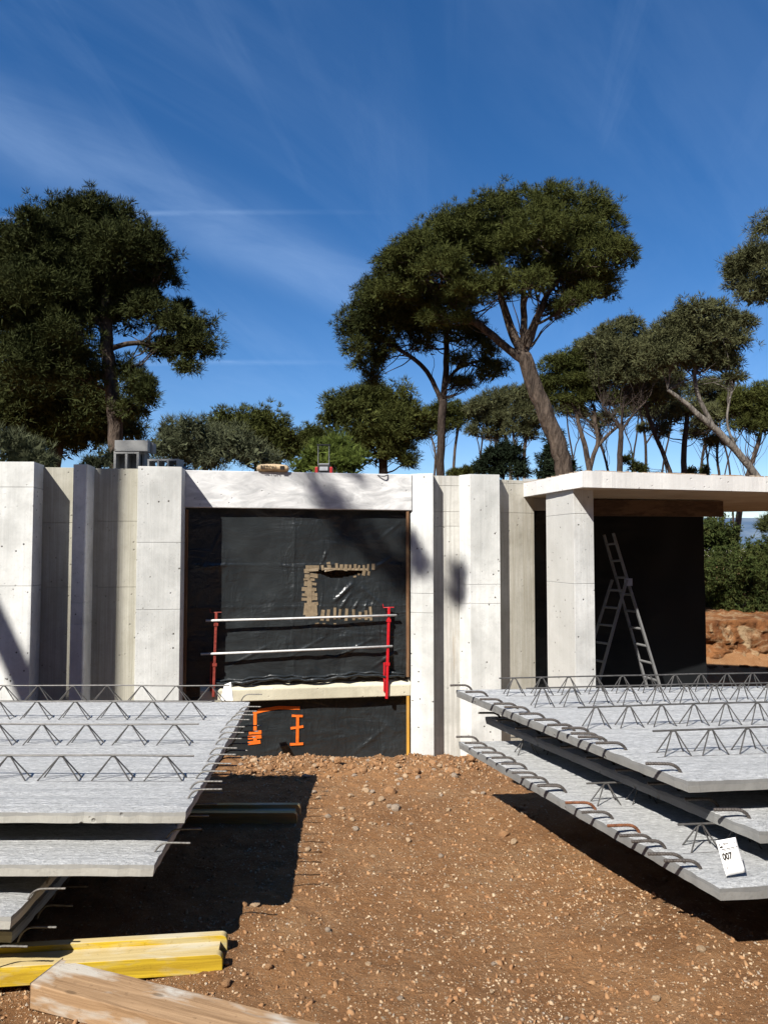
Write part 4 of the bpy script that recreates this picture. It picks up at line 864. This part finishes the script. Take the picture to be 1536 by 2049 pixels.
mk('crumpled_film', np.array(V), np.stack([ii, ii+1, ii+gxn+2, ii+gxn+1], 1), M['net'], None, False, loc=(X(380, 9.15), 9.15, 2.655), label='crumpled grey plastic film heaped beside the concrete blocks', cat='plastic film')
MB().tube(chaikin([W(742, 948, 9.05)+Vector((0, .06, .0)), W(755, 951, 8.97), W(768, 954, 8.95), W(775, 950, 8.98), (X(785, 9.1), 9.15, 2.715), (X(820, 9.1), 9.25, 2.715)], 2), .006, 6).build('cable', M['black'], None, label='short black cable drooping over the top of the lintel', cat='cable')
MB().box((X(795, 9.2), 9.25, 2.68), (.35, .08, .05)).build('batten', M['black'], None, label='dark thin batten lying along the wall top by the cable', cat='batten')

# ------------------------------------------------------------------ precast slabs
def bar_mesh(r, over, inside, rise, ribs, name, mat):
    """local: tip at -over, runs +x, bends down into the slab at +inside; y=0, z=0 at bar axis"""
    path = chaikin([(-over, 0, 0), (inside*.5, 0, .0005), (inside*.72, 0, -.001), (inside*.9, 0, -rise*.5), (inside, 0, -rise*1.4)], 2)
    pts = [path[0]]; step = ribs or .02; acc = 0
    for a, b in zip(path[:-1], path[1:]):
        L = (b-a).length; t = step-acc
        while t < L: pts.append(a.lerp(b, t/L)); t += step
        acc = L-(t-step)
    pts.append(path[-1])
    rad = [r*(1.12 if (i % 2 and ribs) else .95) for i in range(len(pts))] if ribs else r
    m = MB().tube(pts, rad, 8); me = bpy.data.meshes.new(name); me.from_pydata(m.v, [], m.f); me.materials.append(mat)
    if not ribs: me.polygons.foreach_set('use_smooth', np.ones(len(me.polygons), dtype=bool))
    return me
bars = {}
def slab(label, group, corners, ztop, th, girders, pitch, seed, gw=.030, gs=.40, back_jag=.003, dk=False):
    """corners: FL, FR, BR, BL in plan"""
    cx = sum(c[0] for c in corners)/4; cy = sum(c[1] for c in corners)/4
    root = empty('precast_slab', (cx, cy, ztop-th), label=label, cat='concrete slab', group=group)
    FL, FR, BR, BL = [Vector((c[0], c[1], 0)) for c in corners]
    nu = int((FR-FL).length/.05); nv = int((BL-FL).length/.04); V = []; rg = random.Random(seed)
    for j in range(nv+1):
        for i in range(nu+1):
            a = FL.lerp(FR, i/nu); b = BL.lerp(BR, i/nu); p = a.lerp(b, j/nv)
            e = (i in (0, nu)) or (j in (0, nv)); z = ztop + .0035*fbm(p.x*.6, p.y*9, 1.6, 3, seed) + (-.006-.005*abs(fbm(p.x, p.y, 9, 3, seed)) if e else 0)
            if e: p = p + Vector((rg.uniform(-1, 1), rg.uniform(-1, 1), 0))*back_jag
            V.append((p.x, p.y, z))
    T = MB(); n1_ = nu+1
    fs = [(j*n1_+i, j*n1_+i+1, (j+1)*n1_+i+1, (j+1)*n1_+i) for j in range(nv) for i in range(nu)]
    mk('top_face', V, fs, M['slab_top'], root, True)
    # border ring of the body
    ring = [j for j in range(nu+1)] + [nu+(j)*n1_ for j in range(1, nv+1)] + [nv*n1_+i for i in range(nu-1, -1, -1)] + [j*n1_ for j in range(nv-1, 0, -1)]
    P = [V[k] for k in ring]; n = len(P)
    rgm = random.Random(seed+50); bot = [(p[0]+(cx-p[0])*.0025, p[1]+(cy-p[1])*.0025, ztop-th) for p in P]; mid = [(p[0], p[1], ztop-th*(.42+.07*rgm.uniform(-1, 1))) for p in P]
    v_ = P + mid + bot; f_ = [(i+n, (i+1) % n+n, (i+1) % n, i) for i in range(n)] + [(i+2*n, (i+1) % n+2*n, (i+1) % n+n, i+n) for i in range(n)] + [tuple(range(3*n-1, 2*n-1, -1))]
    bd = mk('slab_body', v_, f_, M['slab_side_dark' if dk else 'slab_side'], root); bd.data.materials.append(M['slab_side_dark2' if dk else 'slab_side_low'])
    for pi_ in range(n, 2*n): bd.data.polygons[pi_].material_index = 1
    for (a, b, hgt) in girders:           # a, b plan end points at slab level
        a = Vector((a[0], a[1], ztop)); b = Vector((b[0], b[1], ztop)); d = (b-a).normalized(); nrm = Vector((-d.y, d.x, 0)); L = (b-a).length
        rgd = random.Random(int(a.x*1000)); top = MB().tube([a+Vector((0, 0, hgt))+Vector((0, 0, rgd.uniform(-.003, .003)))+nrm*rgd.uniform(-.003, .003)+d*(L*i/12) for i in range(13)], .0052, 6).build('lattice_girder', M['wire'], root)
        for s in (-1, 1):
            z = MB(); k = 0; t = pitch*.55
            while t < L:
                ap = a + d*t + Vector((0, 0, hgt-.006)) + nrm*s*.003; w_ = pitch*gs*rgd.uniform(.95, 1.05)
                f0 = a + d*(t-w_) + nrm*s*gw - Vector((0, 0, .006)); f1_ = a + d*(t+w_) + nrm*s*gw - Vector((0, 0, .006))
                k0 = ap - d*.012; k1 = ap + d*.012; z.tube([f0, k0-Vector((0, 0, .003)), ap+Vector((0, 0, .002)), k1-Vector((0, 0, .003)), f1_], .0037, 5); t += pitch
            z.build('zigzag_wire', M['wire'], top)
            MB().tube([a+nrm*s*gw-Vector((0, 0, .002)), b+nrm*s*gw-Vector((0, 0, .002))], .0028, 5).build('bottom_wire', M['wire'], top)
    return root
def starter(root, tip, me, ang=0.0, tilt=0, lab=None):
    o = bpy.data.objects.new('starter_bar', me); col.objects.link(o); o.parent = root
    o.location = Vector(tip)-worldof(root); o.rotation_euler = (tilt, 0, ang)
    if lab: o['label'] = lab
    return o
barL = bar_mesh(.0042, 0, .165, .045, .009, 'starter_bar_left', M['rebar_light'])
barR = bar_mesh(.0072, 0, .165, .040, .0065, 'starter_bar_right', M['rebar'])
barRr = bar_mesh(.0072, 0, .165, .040, .0065, 'starter_bar_rusty', M['rebar_rust'])
GL = 'precast slabs stacked on the left'; GR = 'precast slabs stacked on the right'
TH = .056
# left stack
zl = [.64, .473, .306, .139]
c1_ = G(372, 1622, zl[0]); b1_ = G(500, 1403, zl[0])
def lgird(z, ys_, xe, x0=-5.6): return [((x0, y), (x, y), .118) for y, x in zip(ys_, xe)]
ztg = zl[0]+.118
ends = [(388, 1512), (398, 1449), (424, 1403.5), (460, 1372)]
gl = []
for (u, v) in ends:
    p = G(u, v, ztg); gl.append(((-5.8, p.y+.02), (p.x, p.y), .118))
def rev(g): return [(b, a, h) for a, b, h in g]
S1 = slab('topmost slab of the left stack, its combed top and four lattice girders fully in view', GL, [(-5.9, c1_.y+.02), (c1_.x, c1_.y), (b1_.x, b1_.y), (-5.9, b1_.y+.0)], zl[0], TH, rev(gl), .262, 1)
zq = zl[0]+.036
for (x, y) in [(1520, 143), (1512, 215), (1490, 241), (1470, 262), (1447, 290), (1420, 332), (1415, 365), (1402, 400), (1375, 455), (1368, 492), (1342, 545), (1315, 590), (1290, 648), (1288, 693)]:
    p = G(x/2.898, 1340+y/2.898, zq); o = starter(S1, p, barL, math.pi + random.uniform(-.06, .06))
c2_ = G(308, 1727, zl[1]); S2 = slab('second slab from the top of the left stack, set back a little', GL, [(-5.9, c2_.y+.02), (c2_.x, c2_.y), (c2_.x-.12, c2_.y+2.4), (-5.9, c2_.y+2.4)], zl[1], TH, [((c2_.x-.25, c2_.y+.5+.63*i), (-5.6, c2_.y+.5+.63*i), .108) for i in range(3)], .262, 2)
for i in range(14):
    p = Vector((c2_.x+.13-.05*i/14+random.uniform(-.01, .01), c2_.y+.12+.165*i, zl[1]+.036)); starter(S2, p, barL, math.pi+random.uniform(-.06, .06))
c3_ = G(24, 1832, zl[2]); S3 = slab('third slab from the top of the left stack, only its corner in view', GL, [(-5.9, c3_.y+.02), (c3_.x, c3_.y), (c3_.x-.1, c3_.y+2.4), (-5.9, c3_.y+2.4)], zl[2], TH, [((c3_.x-.25, c3_.y+.5+.63*i), (-5.6, c3_.y+.5+.63*i), .108) for i in range(3)], .262, 3)
for i in range(12):
    p = Vector((c3_.x+.15, c3_.y+.16+.19*i, zl[2]+.036)); starter(S3, p, barL, math.pi+random.uniform(-.06, .06))
c4_ = (c3_.x-.10, c3_.y+.22); S4 = slab('lowest slab of the left stack, almost hidden behind its protruding bars', GL, [(-5.9, c4_[1]+.02), (c4_[0], c4_[1]), (c4_[0]-.1, c4_[1]+2.4), (-5.9, c4_[1]+2.4)], zl[3], TH, [((c4_[0]-.25, c4_[1]+.5+.63*i), (-5.6, c4_[1]+.5+.63*i), .108) for i in range(3)], .262, 4)
for i in range(12):
    p = Vector((c4_[0]+.22-.01*i, c3_.y-.02+.19*i, zl[3]+.036)) if i else G(56, 1894, zl[3]+.036); starter(S4, p, barL, math.pi+random.uniform(-.06, .06))
# right stack
zr = [.78, .613, .446]; SL = .12
def rslab(fc, bc, z): 
    a = G(*fc, z); b = G(*bc, z); w_ = 4.2
    return [(a.x, a.y), (a.x+w_, a.y+w_*SL), (b.x+w_+.6, b.y+(w_+.6)*SL*.6), (b.x, b.y)]
def order(c): return [c[0], c[1], c[2], c[3]]
gr = []
for (u, v) in [(998, 1357), (1052, 1377), (1155, 1415), (1305, 1462)]:
    p = G(u, v, zr[0]+.118); gr.append(((p.x, p.y), (p.x+3.4, p.y+3.4*SL), .118))
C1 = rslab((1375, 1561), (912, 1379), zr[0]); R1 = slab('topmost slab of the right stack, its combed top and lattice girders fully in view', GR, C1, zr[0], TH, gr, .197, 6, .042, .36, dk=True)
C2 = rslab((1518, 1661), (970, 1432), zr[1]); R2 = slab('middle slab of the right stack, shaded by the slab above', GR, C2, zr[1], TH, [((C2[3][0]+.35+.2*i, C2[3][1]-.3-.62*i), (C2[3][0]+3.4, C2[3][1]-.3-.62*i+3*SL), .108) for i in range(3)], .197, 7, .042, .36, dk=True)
gl3 = []
for (u, v) in [(1172, 1567), (1355, 1650)]:
    p = G(u, v, zr[2]+.11); gl3.append(((p.x, p.y), (p.x+3.2, p.y+3.2*SL), .11))
p = G(1020, 1475, zr[2]+.11); gl3.append(((p.x, p.y), (p.x+3.2, p.y+3.2*SL), .11))
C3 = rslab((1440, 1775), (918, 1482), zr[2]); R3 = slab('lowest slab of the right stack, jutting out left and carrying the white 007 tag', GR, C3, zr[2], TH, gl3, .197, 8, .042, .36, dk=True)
z3 = lambda x, y: (880+x/2.341, 1330+y/2.341)
def rb(root, lst, f, z, rust=()):
    for i, (x, y) in enumerate(lst):
        u, v = f(x, y); p = G(u, v, z+.036); starter(root, p, barRr if i in rust else barR, math.atan(SL)*.4+random.uniform(-.10, .06), 0, 'rust brown starter bar' if i in rust else None)
rb(R1, [(47, 97), (118, 128), (185, 162), (250, 183), (300, 198), (370, 230), (440, 258), (502, 283), (570, 298), (612, 322), (645, 338), (728, 367), (962, 463)], z3, zr[0])
rb(R3, [(75, 338), (115, 366), (155, 388), (195, 411), (240, 436), (285, 463), (335, 505), (378, 528), (455, 565)], z3, zr[2])
z4 = lambda x, y: (1036+x/3.072, 1560+y/3.072)
rb(R3, [(120, 37), (290, 142), (390, 200), (548, 284), (622, 345), (697, 380), (797, 456), (896, 498)], z4, zr[2], (1, 3))
rb(R2, [(1202, 185)], z4, zr[1])
for i in range(9):
    t = (i+.35)/9.6; a = Vector((C2[3][0], C2[3][1], 0)).lerp(Vector((C2[0][0], C2[0][1], 0)), t); starter(R2, (a.x-.09, a.y, zr[1]+.036), barR, .03)
# supports of the right stack
for i, (x, y) in enumerate(((2.2, 3.75), (1.75, 4.9))):
    for k in range(3):
        o = empty('timber_bearer', (x+1.2, y, gz(x, y)+.13*k-.02), math.atan(SL), label='%s timber of the %s bearer in the black shade under the right stack' % (('lowest', 'middle', 'topmost')[k], ('front', 'rear')[i]), cat='timber', group='timber bearers under the right stack')
        MB().box((0, 0, .063), (2.2, .12, .125 if k < 2 else .12)).build('timber', M['beamwood'], o, world=False)

# ------------------------------------------------------------------ white tag 007
a = G(1454, 1759, zr[2]); b = G(1491, 1752, zr[2]); tw_, th_ = .088, .134
dirx = Vector((1, .10, 0)).normalized(); upv = Vector((-.06, .34, 1)).normalized(); upv = (upv - dirx*upv.dot(dirx)).normalized(); nv_ = dirx.cross(upv)
tg = bpy.data.objects.new('paper_tag', None); col.objects.link(tg); tg.location = a+Vector((0, 0, .004))
tg.matrix_world = Matrix.Translation(a+Vector((-.004, 0, .012))) @ Matrix((dirx, upv, nv_)).transposed().to_4x4() @ Matrix.Rotation(R(7), 4, 'Z')
tag(tg, 'white paper tag printed FEHR and 007 standing on the lowest right slab', 'tag')
V = []; 
for j in range(9):
    for i in range(9):
        s, t = i/8, j/8; V.append((tw_*s, th_*t, .0022*math.sin(s*2.6)*t + .003*max(0, .25-t)*math.cos(s*5)))
pf = [(j*9+i, j*9+i+1, j*9+i+10, j*9+i+9) for j in range(8) for i in range(8)]
po = mk('tag_sheet', V, pf, M['label'], tg, True, world=False); sm = po.modifiers.new('solid', 'SOLIDIFY'); sm.thickness = .0007
zt_ = .0034
text_mesh('FEHR', .011, M['ink'], 'printed_word', tg, (.022, .114, zt_), (0, 0, 0), .0002)
text_mesh('2', .013, M['ink'], 'printed_number', tg, (.070, .113, zt_), (0, 0, 0), .0002)
text_mesh('007', .034, M['ink'], 'printed_number', tg, (.006, .060, zt_), (0, 0, 0), .0005, sx=.84, bold=.0011)
lg = MB(); lg.add([(.005, .105, .0036), (.019, .105, .0036), (.005, .109, .0036), (.019, .112, .0036)], [(0, 1, 3, 2)]).add([(.005, .113, .0036), (.010, .118, .0036), (.005, .124, .0036)], [(0, 1, 2)])
lg.build('printed_logo', M['ink'], tg, world=False)
ln = MB()
for (x0, y0, ww, hh) in ((.008, .099, .074, .0024), (.014, .094, .055, .0012), (.05, .088, .012, .001), (.008, .055, .016, .0012), (.04, .052, .048, .001), (.008, .047, .014, .001), (.036, .045, .05, .001), (.008, .036, .014, .001), (.012, .028, .004, .006)):
    n_p = max(1, int(ww/.004))
    for i in range(n_p):
        if n_p > 2 and (i*7+int(y0*1e4)) % 5 == 0: continue
        ln.box((x0+(i+.45)*ww/n_p, y0, .0036), (ww/n_p*.8, hh, .0003))
ln.build('printed_lines', M['ink'], tg, world=False, kind='stuff')

# ------------------------------------------------------------------ timber on the ground
def hbeam(label, A, B, zb, group='yellow formwork beams on the ground', mt=None):
    """H20 beam on its side; A left, B right end of near bottom edge"""
    A = Vector((A[0], A[1], zb)); B = Vector((B[0], B[1], zb)); d = (B-A); L = d.length; ang = math.atan2(d.y, d.x)
    root = empty('formwork_beam', A, ang, label=label, cat='timber beam', group=group)
    def flange(y0, name, mt, L_):
        H = .080; r = .028; pr = [(0, 0), (L_-.012, 0)]
        for i in range(7): a_ = -math.pi/2+.5+(math.pi/2-.5)*i/6; pr.append((L_-.012+.012*math.cos(a_), .012+.012*math.sin(a_)))
        for i in range(8): a_ = math.pi/2*i/7; pr.append((L_-r+r*math.cos(a_), H-r+r*math.sin(a_)))
        pr.append((0, H)); n = len(pr); v_ = [(p[0], y0, p[1]) for p in pr] + [(p[0], y0+.042, p[1]) for p in pr]
        f_ = [tuple(range(n)), tuple(range(2*n-1, n-1, -1))] + [(i, n+i, n+(i+1) % n, (i+1) % n) for i in range(n)]
        me = mk(name, v_, f_, mt, root, world=False)
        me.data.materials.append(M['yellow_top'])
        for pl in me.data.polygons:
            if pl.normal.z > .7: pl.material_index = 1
        me.data.flip_normals() if False else None
        bevel(me, .003); return me
    flange(0, 'flange', mt or M['yellow'], L); flange(.158, 'flange', mt or M['yellow'], L+.005)
    MB().box((L/2-.01, .10, .040), (L-.03, .117, .028)).build('web', M['yellow_top'], root, world=False)
    return root
a = G(47, 1969, -.004); b = G(445, 1944, -.004); dd = (b-a).normalized(); hbeam('yellow formwork beam lying on its side in the sun behind the raw plank', a-dd*2.2, b, -.012)
b = G(594, 1651, -.04); hbeam('yellow formwork beam in the shade under the back of the left stack, only its tip lit', (b.x-3.0, b.y-.02), b, -.04, mt=M['yellow_shaded'])
# raw plank
zt = .070; pl_ = [G(62, 1967, zt), G(125, 1918, zt), G(640, 2049, zt-.012), G(387, 2049, zt-.012)]
dl = (pl_[2]-pl_[1]); e1 = pl_[1]+dl*1.5; dl2 = dl.normalized(); e2 = pl_[0]+dl2*(dl.length*1.5)
pr = empty('timber_plank', (pl_[0].x, pl_[0].y, -.03), math.atan2(dl.y, dl.x), label='thick raw pine plank smeared with cement in the foreground', cat='plank')
wdt = abs((pl_[1]-pl_[0]).dot(Vector((-dl2.y, dl2.x, 0)))); Lp = dl.length*1.5; skew = (pl_[1]-pl_[0]).dot(dl2)
nL = 30; rg = random.Random(4); V = []
for i in range(nL+1):
    x = Lp*i/nL
    for (yy, zz, sk) in ((0, 0, 0), (wdt, 0, skew), (wdt, .098, skew), (0, .098, 0)):
        V.append((x+sk*(1-i/nL)+rg.uniform(-.001, .001), yy+rg.uniform(-.0015, .0015), zz+rg.uniform(-.001, .001)-(0 if zz == 0 else .012*i/nL)))
fs = [(4*i+k, 4*i+4+k, 4*i+4+(k+1) % 4, 4*i+(k+1) % 4) for i in range(nL) for k in range(4)] + [(3, 2, 1, 0), (4*nL, 4*nL+1, 4*nL+2, 4*nL+3)]
o = mk('plank_body', V, fs, M['plank'], pr, world=False); bevel(o, .004)
# white paper scrap behind the girder end
sc_ = empty('paper_sheet', W(453, 1402, 8.25), label='blank white sheet standing against the window ledge behind the end of the left girders', cat='paper')
MB().add([W(449, 1370, 8.2), W(462, 1365, 8.2), W(466, 1402, 8.0), W(441, 1402, 8.0), W(450, 1370, 8.23), W(463, 1365, 8.23), W(467, 1402, 8.03), W(442, 1402, 8.03)], [(0, 3, 2, 1), (4, 5, 6, 7), (0, 1, 5, 4), (1, 2, 6, 5), (2, 3, 7, 6), (3, 0, 4, 7)]).build('sheet', M['chip'], sc_)

# ------------------------------------------------------------------ stones and gravel
ico_v = []; 
ph = (1+5**.5)/2
for a_, b_ in ((1, ph), (-1, ph), (1, -ph), (-1, -ph)): ico_v += [(0, a_, b_), (a_, b_, 0), (b_, 0, a_)]
ico_v = np.array(ico_v); ico_v /= np.linalg.norm(ico_v[0])
dist = np.linalg.norm(ico_v[:, None]-ico_v[None], axis=2); e_ = dist[dist > .01].min()*1.01
ico_f = []
for i in range(12):
    for j in range(i+1, 12):
        for k in range(j+1, 12):
            if dist[i, j] < e_ and dist[j, k] < e_ and dist[i, k] < e_:
                n_ = np.cross(ico_v[j]-ico_v[i], ico_v[k]-ico_v[i]); ico_f.append((i, j, k) if n_.dot(ico_v[i]) > 0 else (i, k, j))
ico_f = np.array(ico_f)
def tri_surface_z(x, y):
    ridge = math.exp(-((y-6.65)/.45)**2)
    return base_z(x, y) + .02*fbm(x, y, 1.7) + (.013+.03*ridge)*fbm(x, y, 8, 4, 3) + (.007+.02*ridge)*fbm(x, y, 27, 3, 7)
def gravel(n, smin, smax, seed, mat, name, label, pw=2.5, patch=.0, ridge_n=0):
    rg = np.random.default_rng(seed); V = []; Fc = []; c = 0; tries = 0
    while c < n and tries < n*8:
        tries += 1
        if c < ridge_n: y = rg.normal(6.7, .2); x = rg.uniform(-3.8, 3.2)
        else:
            y = 2.45+4.9*rg.random()**1.35; x = rg.uniform(-.62, .62)*y*1.05
        if not (2.4 < y < 7.2): continue
        if (x < -1.3 and y > 3.25) or (y > 3.35 and x > 1.34-.37*(y-2.96)+.42+.35*max(0, y-4.6)): continue
        if patch and fbm(x, y, 1.1, 4, 9) < patch*rg.uniform(-.6, .8)-.15: continue
        s = smin*(smax/smin)**(rg.random()**pw)*(1.25 if y > 6.3 else 1)
        A = np.linalg.qr(rg.normal(size=(3, 3)))[0]; P = ico_v*rg.uniform(.5, 1.35, (12, 1)); P = P*np.array([1, rg.uniform(.45, .9), rg.uniform(.35, .75)])@A.T*s
        z = tri_surface_z(x, y) - s*.12
        V.append(P+np.array([x, y, z])); Fc.append(ico_f+12*c); c += 1
    return mk(name, np.concatenate(V), np.concatenate(Fc), mat, None, kind='stuff', label=label, cat='gravel')
gravel(18000, .0026, .014, 1, M['stone'], 'gravel', 'pale limestone gravel scattered over the red soil', 2.8, .8, 1100)
gravel(8500, .0032, .022, 2, M['stone_red'], 'gravel', 'reddish brown clods and gravel scattered over the soil', 2.0, 0, 2200)
gravel(1200, .004, .013, 3, M['stone_grey'], 'gravel', 'dull grey gravel bits scattered over the soil', 1.8, .1, 100)
import itertools
def rock_mesh(seed, mat):
    rg = np.random.default_rng(seed); me = bpy.data.meshes.new('stone'); 
    v = ico_v.copy(); f = [tuple(q) for q in ico_f]; vl = [Vector(p) for p in v]
    mid = {}; nf = []
    for a_, b_, c_ in f:
        def m_(p, q):
            kk = (min(p, q), max(p, q))
            if kk not in mid: mid[kk] = len(vl); vl.append(((vl[p]+vl[q])/2).normalized())
            return mid[kk]
        ab, bc, ca = m_(a_, b_), m_(b_, c_), m_(c_, a_); nf += [(a_, ab, ca), (b_, bc, ab), (c_, ca, bc), (ab, bc, ca)]
    pn_ = [Vector(rg.normal(size=3)).normalized() for _ in range(7)]; pdist = rg.uniform(.55, .9, 7)
    out = []
    for p in vl:
        r = 1+.18*mnoise.noise(p*1.7+Vector((seed, 0, 0)))
        q = p*r
        for n_, d_ in zip(pn_, pdist):
            t = q.dot(n_)
            if t > d_: q = q - n_*(t-d_)
        out.append((q.x, q.y*.8, q.z*.62))
    me.from_pydata(out, [], nf); me.materials.append(mat); return me
RM = [rock_mesh(i, M[('stone', 'stone_red', 'stone', 'stone_grey', 'stone')[i % 5]]) for i in range(10)]
z5 = lambda x, y: (500+x/2.56, 1480+y/2.56)
spec = [(z5(718, 270), 15, 'flat topped ochre rock, the largest stone in the middle of the soil', 1), (z5(672, 312), 9, 'upright whitish stone leaning beside the largest rock', 0), (z5(516, 290), 8, 'pale wedge shaped stone left of the largest rock', 0),
        (z5(592, 266), 9, 'rounded cream stone directly left of the largest rock', 2), (z5(745, 358), 12, 'rough grey stone below the largest rock', 3), (z5(620, 335), 9, 'white stone below the rounded cream stone', 0),
        (z5(425, 108), 9, 'cream stone on the rubble ridge near the shadow edge', 0), (z5(540, 462), 10, 'grey stone with a dark shaded side left of centre', 3), (z5(978, 600), 7, 'small dark rimmed stone alone on bare soil right of centre', 3),
        (z5(1350, 530), 9, 'pale rounded stone near the shade of the right stack', 0), (z5(1298, 492), 13, 'low reddish stone next to the shade of the right stack', 1), (z5(20, 122), 9, 'white stone at the foot of the lower plastic sheet', 0),
        ((538, 1935), 11, 'brown stone just right of the sunny yellow beam tip', 1), ((452, 1972), 12, 'reddish stone between the plank and the yellow beam', 1), ((1402, 1902), 11, 'pale stone in the lower right foreground', 0), ((1312, 2000), 10, 'cream stone near the lower right corner', 0),
        ((511, 1812), 11, 'pale stone at the step in the shadow of the left stack', 0), ((490, 1812), 9, 'ochre stone at the step in the shadow of the left stack', 1), ((800, 2000), 8, 'small grey stone at the bottom middle', 3), ((1250, 1945), 8, 'flat ochre stone in the lower right', 1)]
def put_stone(u, v, rpx, lab, mi, k):
    p = G(u, v, -.03)
    for _ in range(4): p = G(u, v, tri_surface_z(p.x, p.y))
    s = rpx*p.y/F; o = bpy.data.objects.new('stone', RM[mi if mi < 5 else mi]); col.objects.link(o)
    o.location = (p.x, p.y, tri_surface_z(p.x, p.y)+s*.22); o.scale = (s, s, s); o.rotation_euler = (random.uniform(-.3, .3), random.uniform(-.3, .3), random.uniform(0, 6.28))
    tag(o, lab, 'stone', 'stones lying on the red soil')
for k, ((u, v), r, lab, mi) in enumerate(spec): put_stone(u, v, r, lab, (mi+5*(k % 2)) % 10, k)
rg = random.Random(78)
for k in range(34):
    put_stone(rg.uniform(480, 955), rg.uniform(1526, 1550), rg.uniform(5, 12), 'lumpy reddish clod of earth on the rubble ridge against the wall foot', rg.choice([1, 6]), k)
rg = random.Random(77)
for k in range(110):
    v = rg.choice([rg.uniform(1524, 1560), rg.uniform(1560, 1660), rg.uniform(1600, 2040)]); u = rg.uniform(470, 950) if v < 1560 else rg.uniform(600, 1080 if v < 1720 else 1330)
    mi_ = rg.randrange(10); zn = 'on the rubble ridge at the foot of the wall' if v < 1560 else ('on the soil between the two stacks' if v < 1720 else 'in the open foreground soil')
    put_stone(u, v, rg.uniform(4, 8), 'small loose %s stone %s' % (('pale limestone', 'reddish', 'cream', 'greyish', 'whitish')[mi_ % 5], zn), mi_, k)
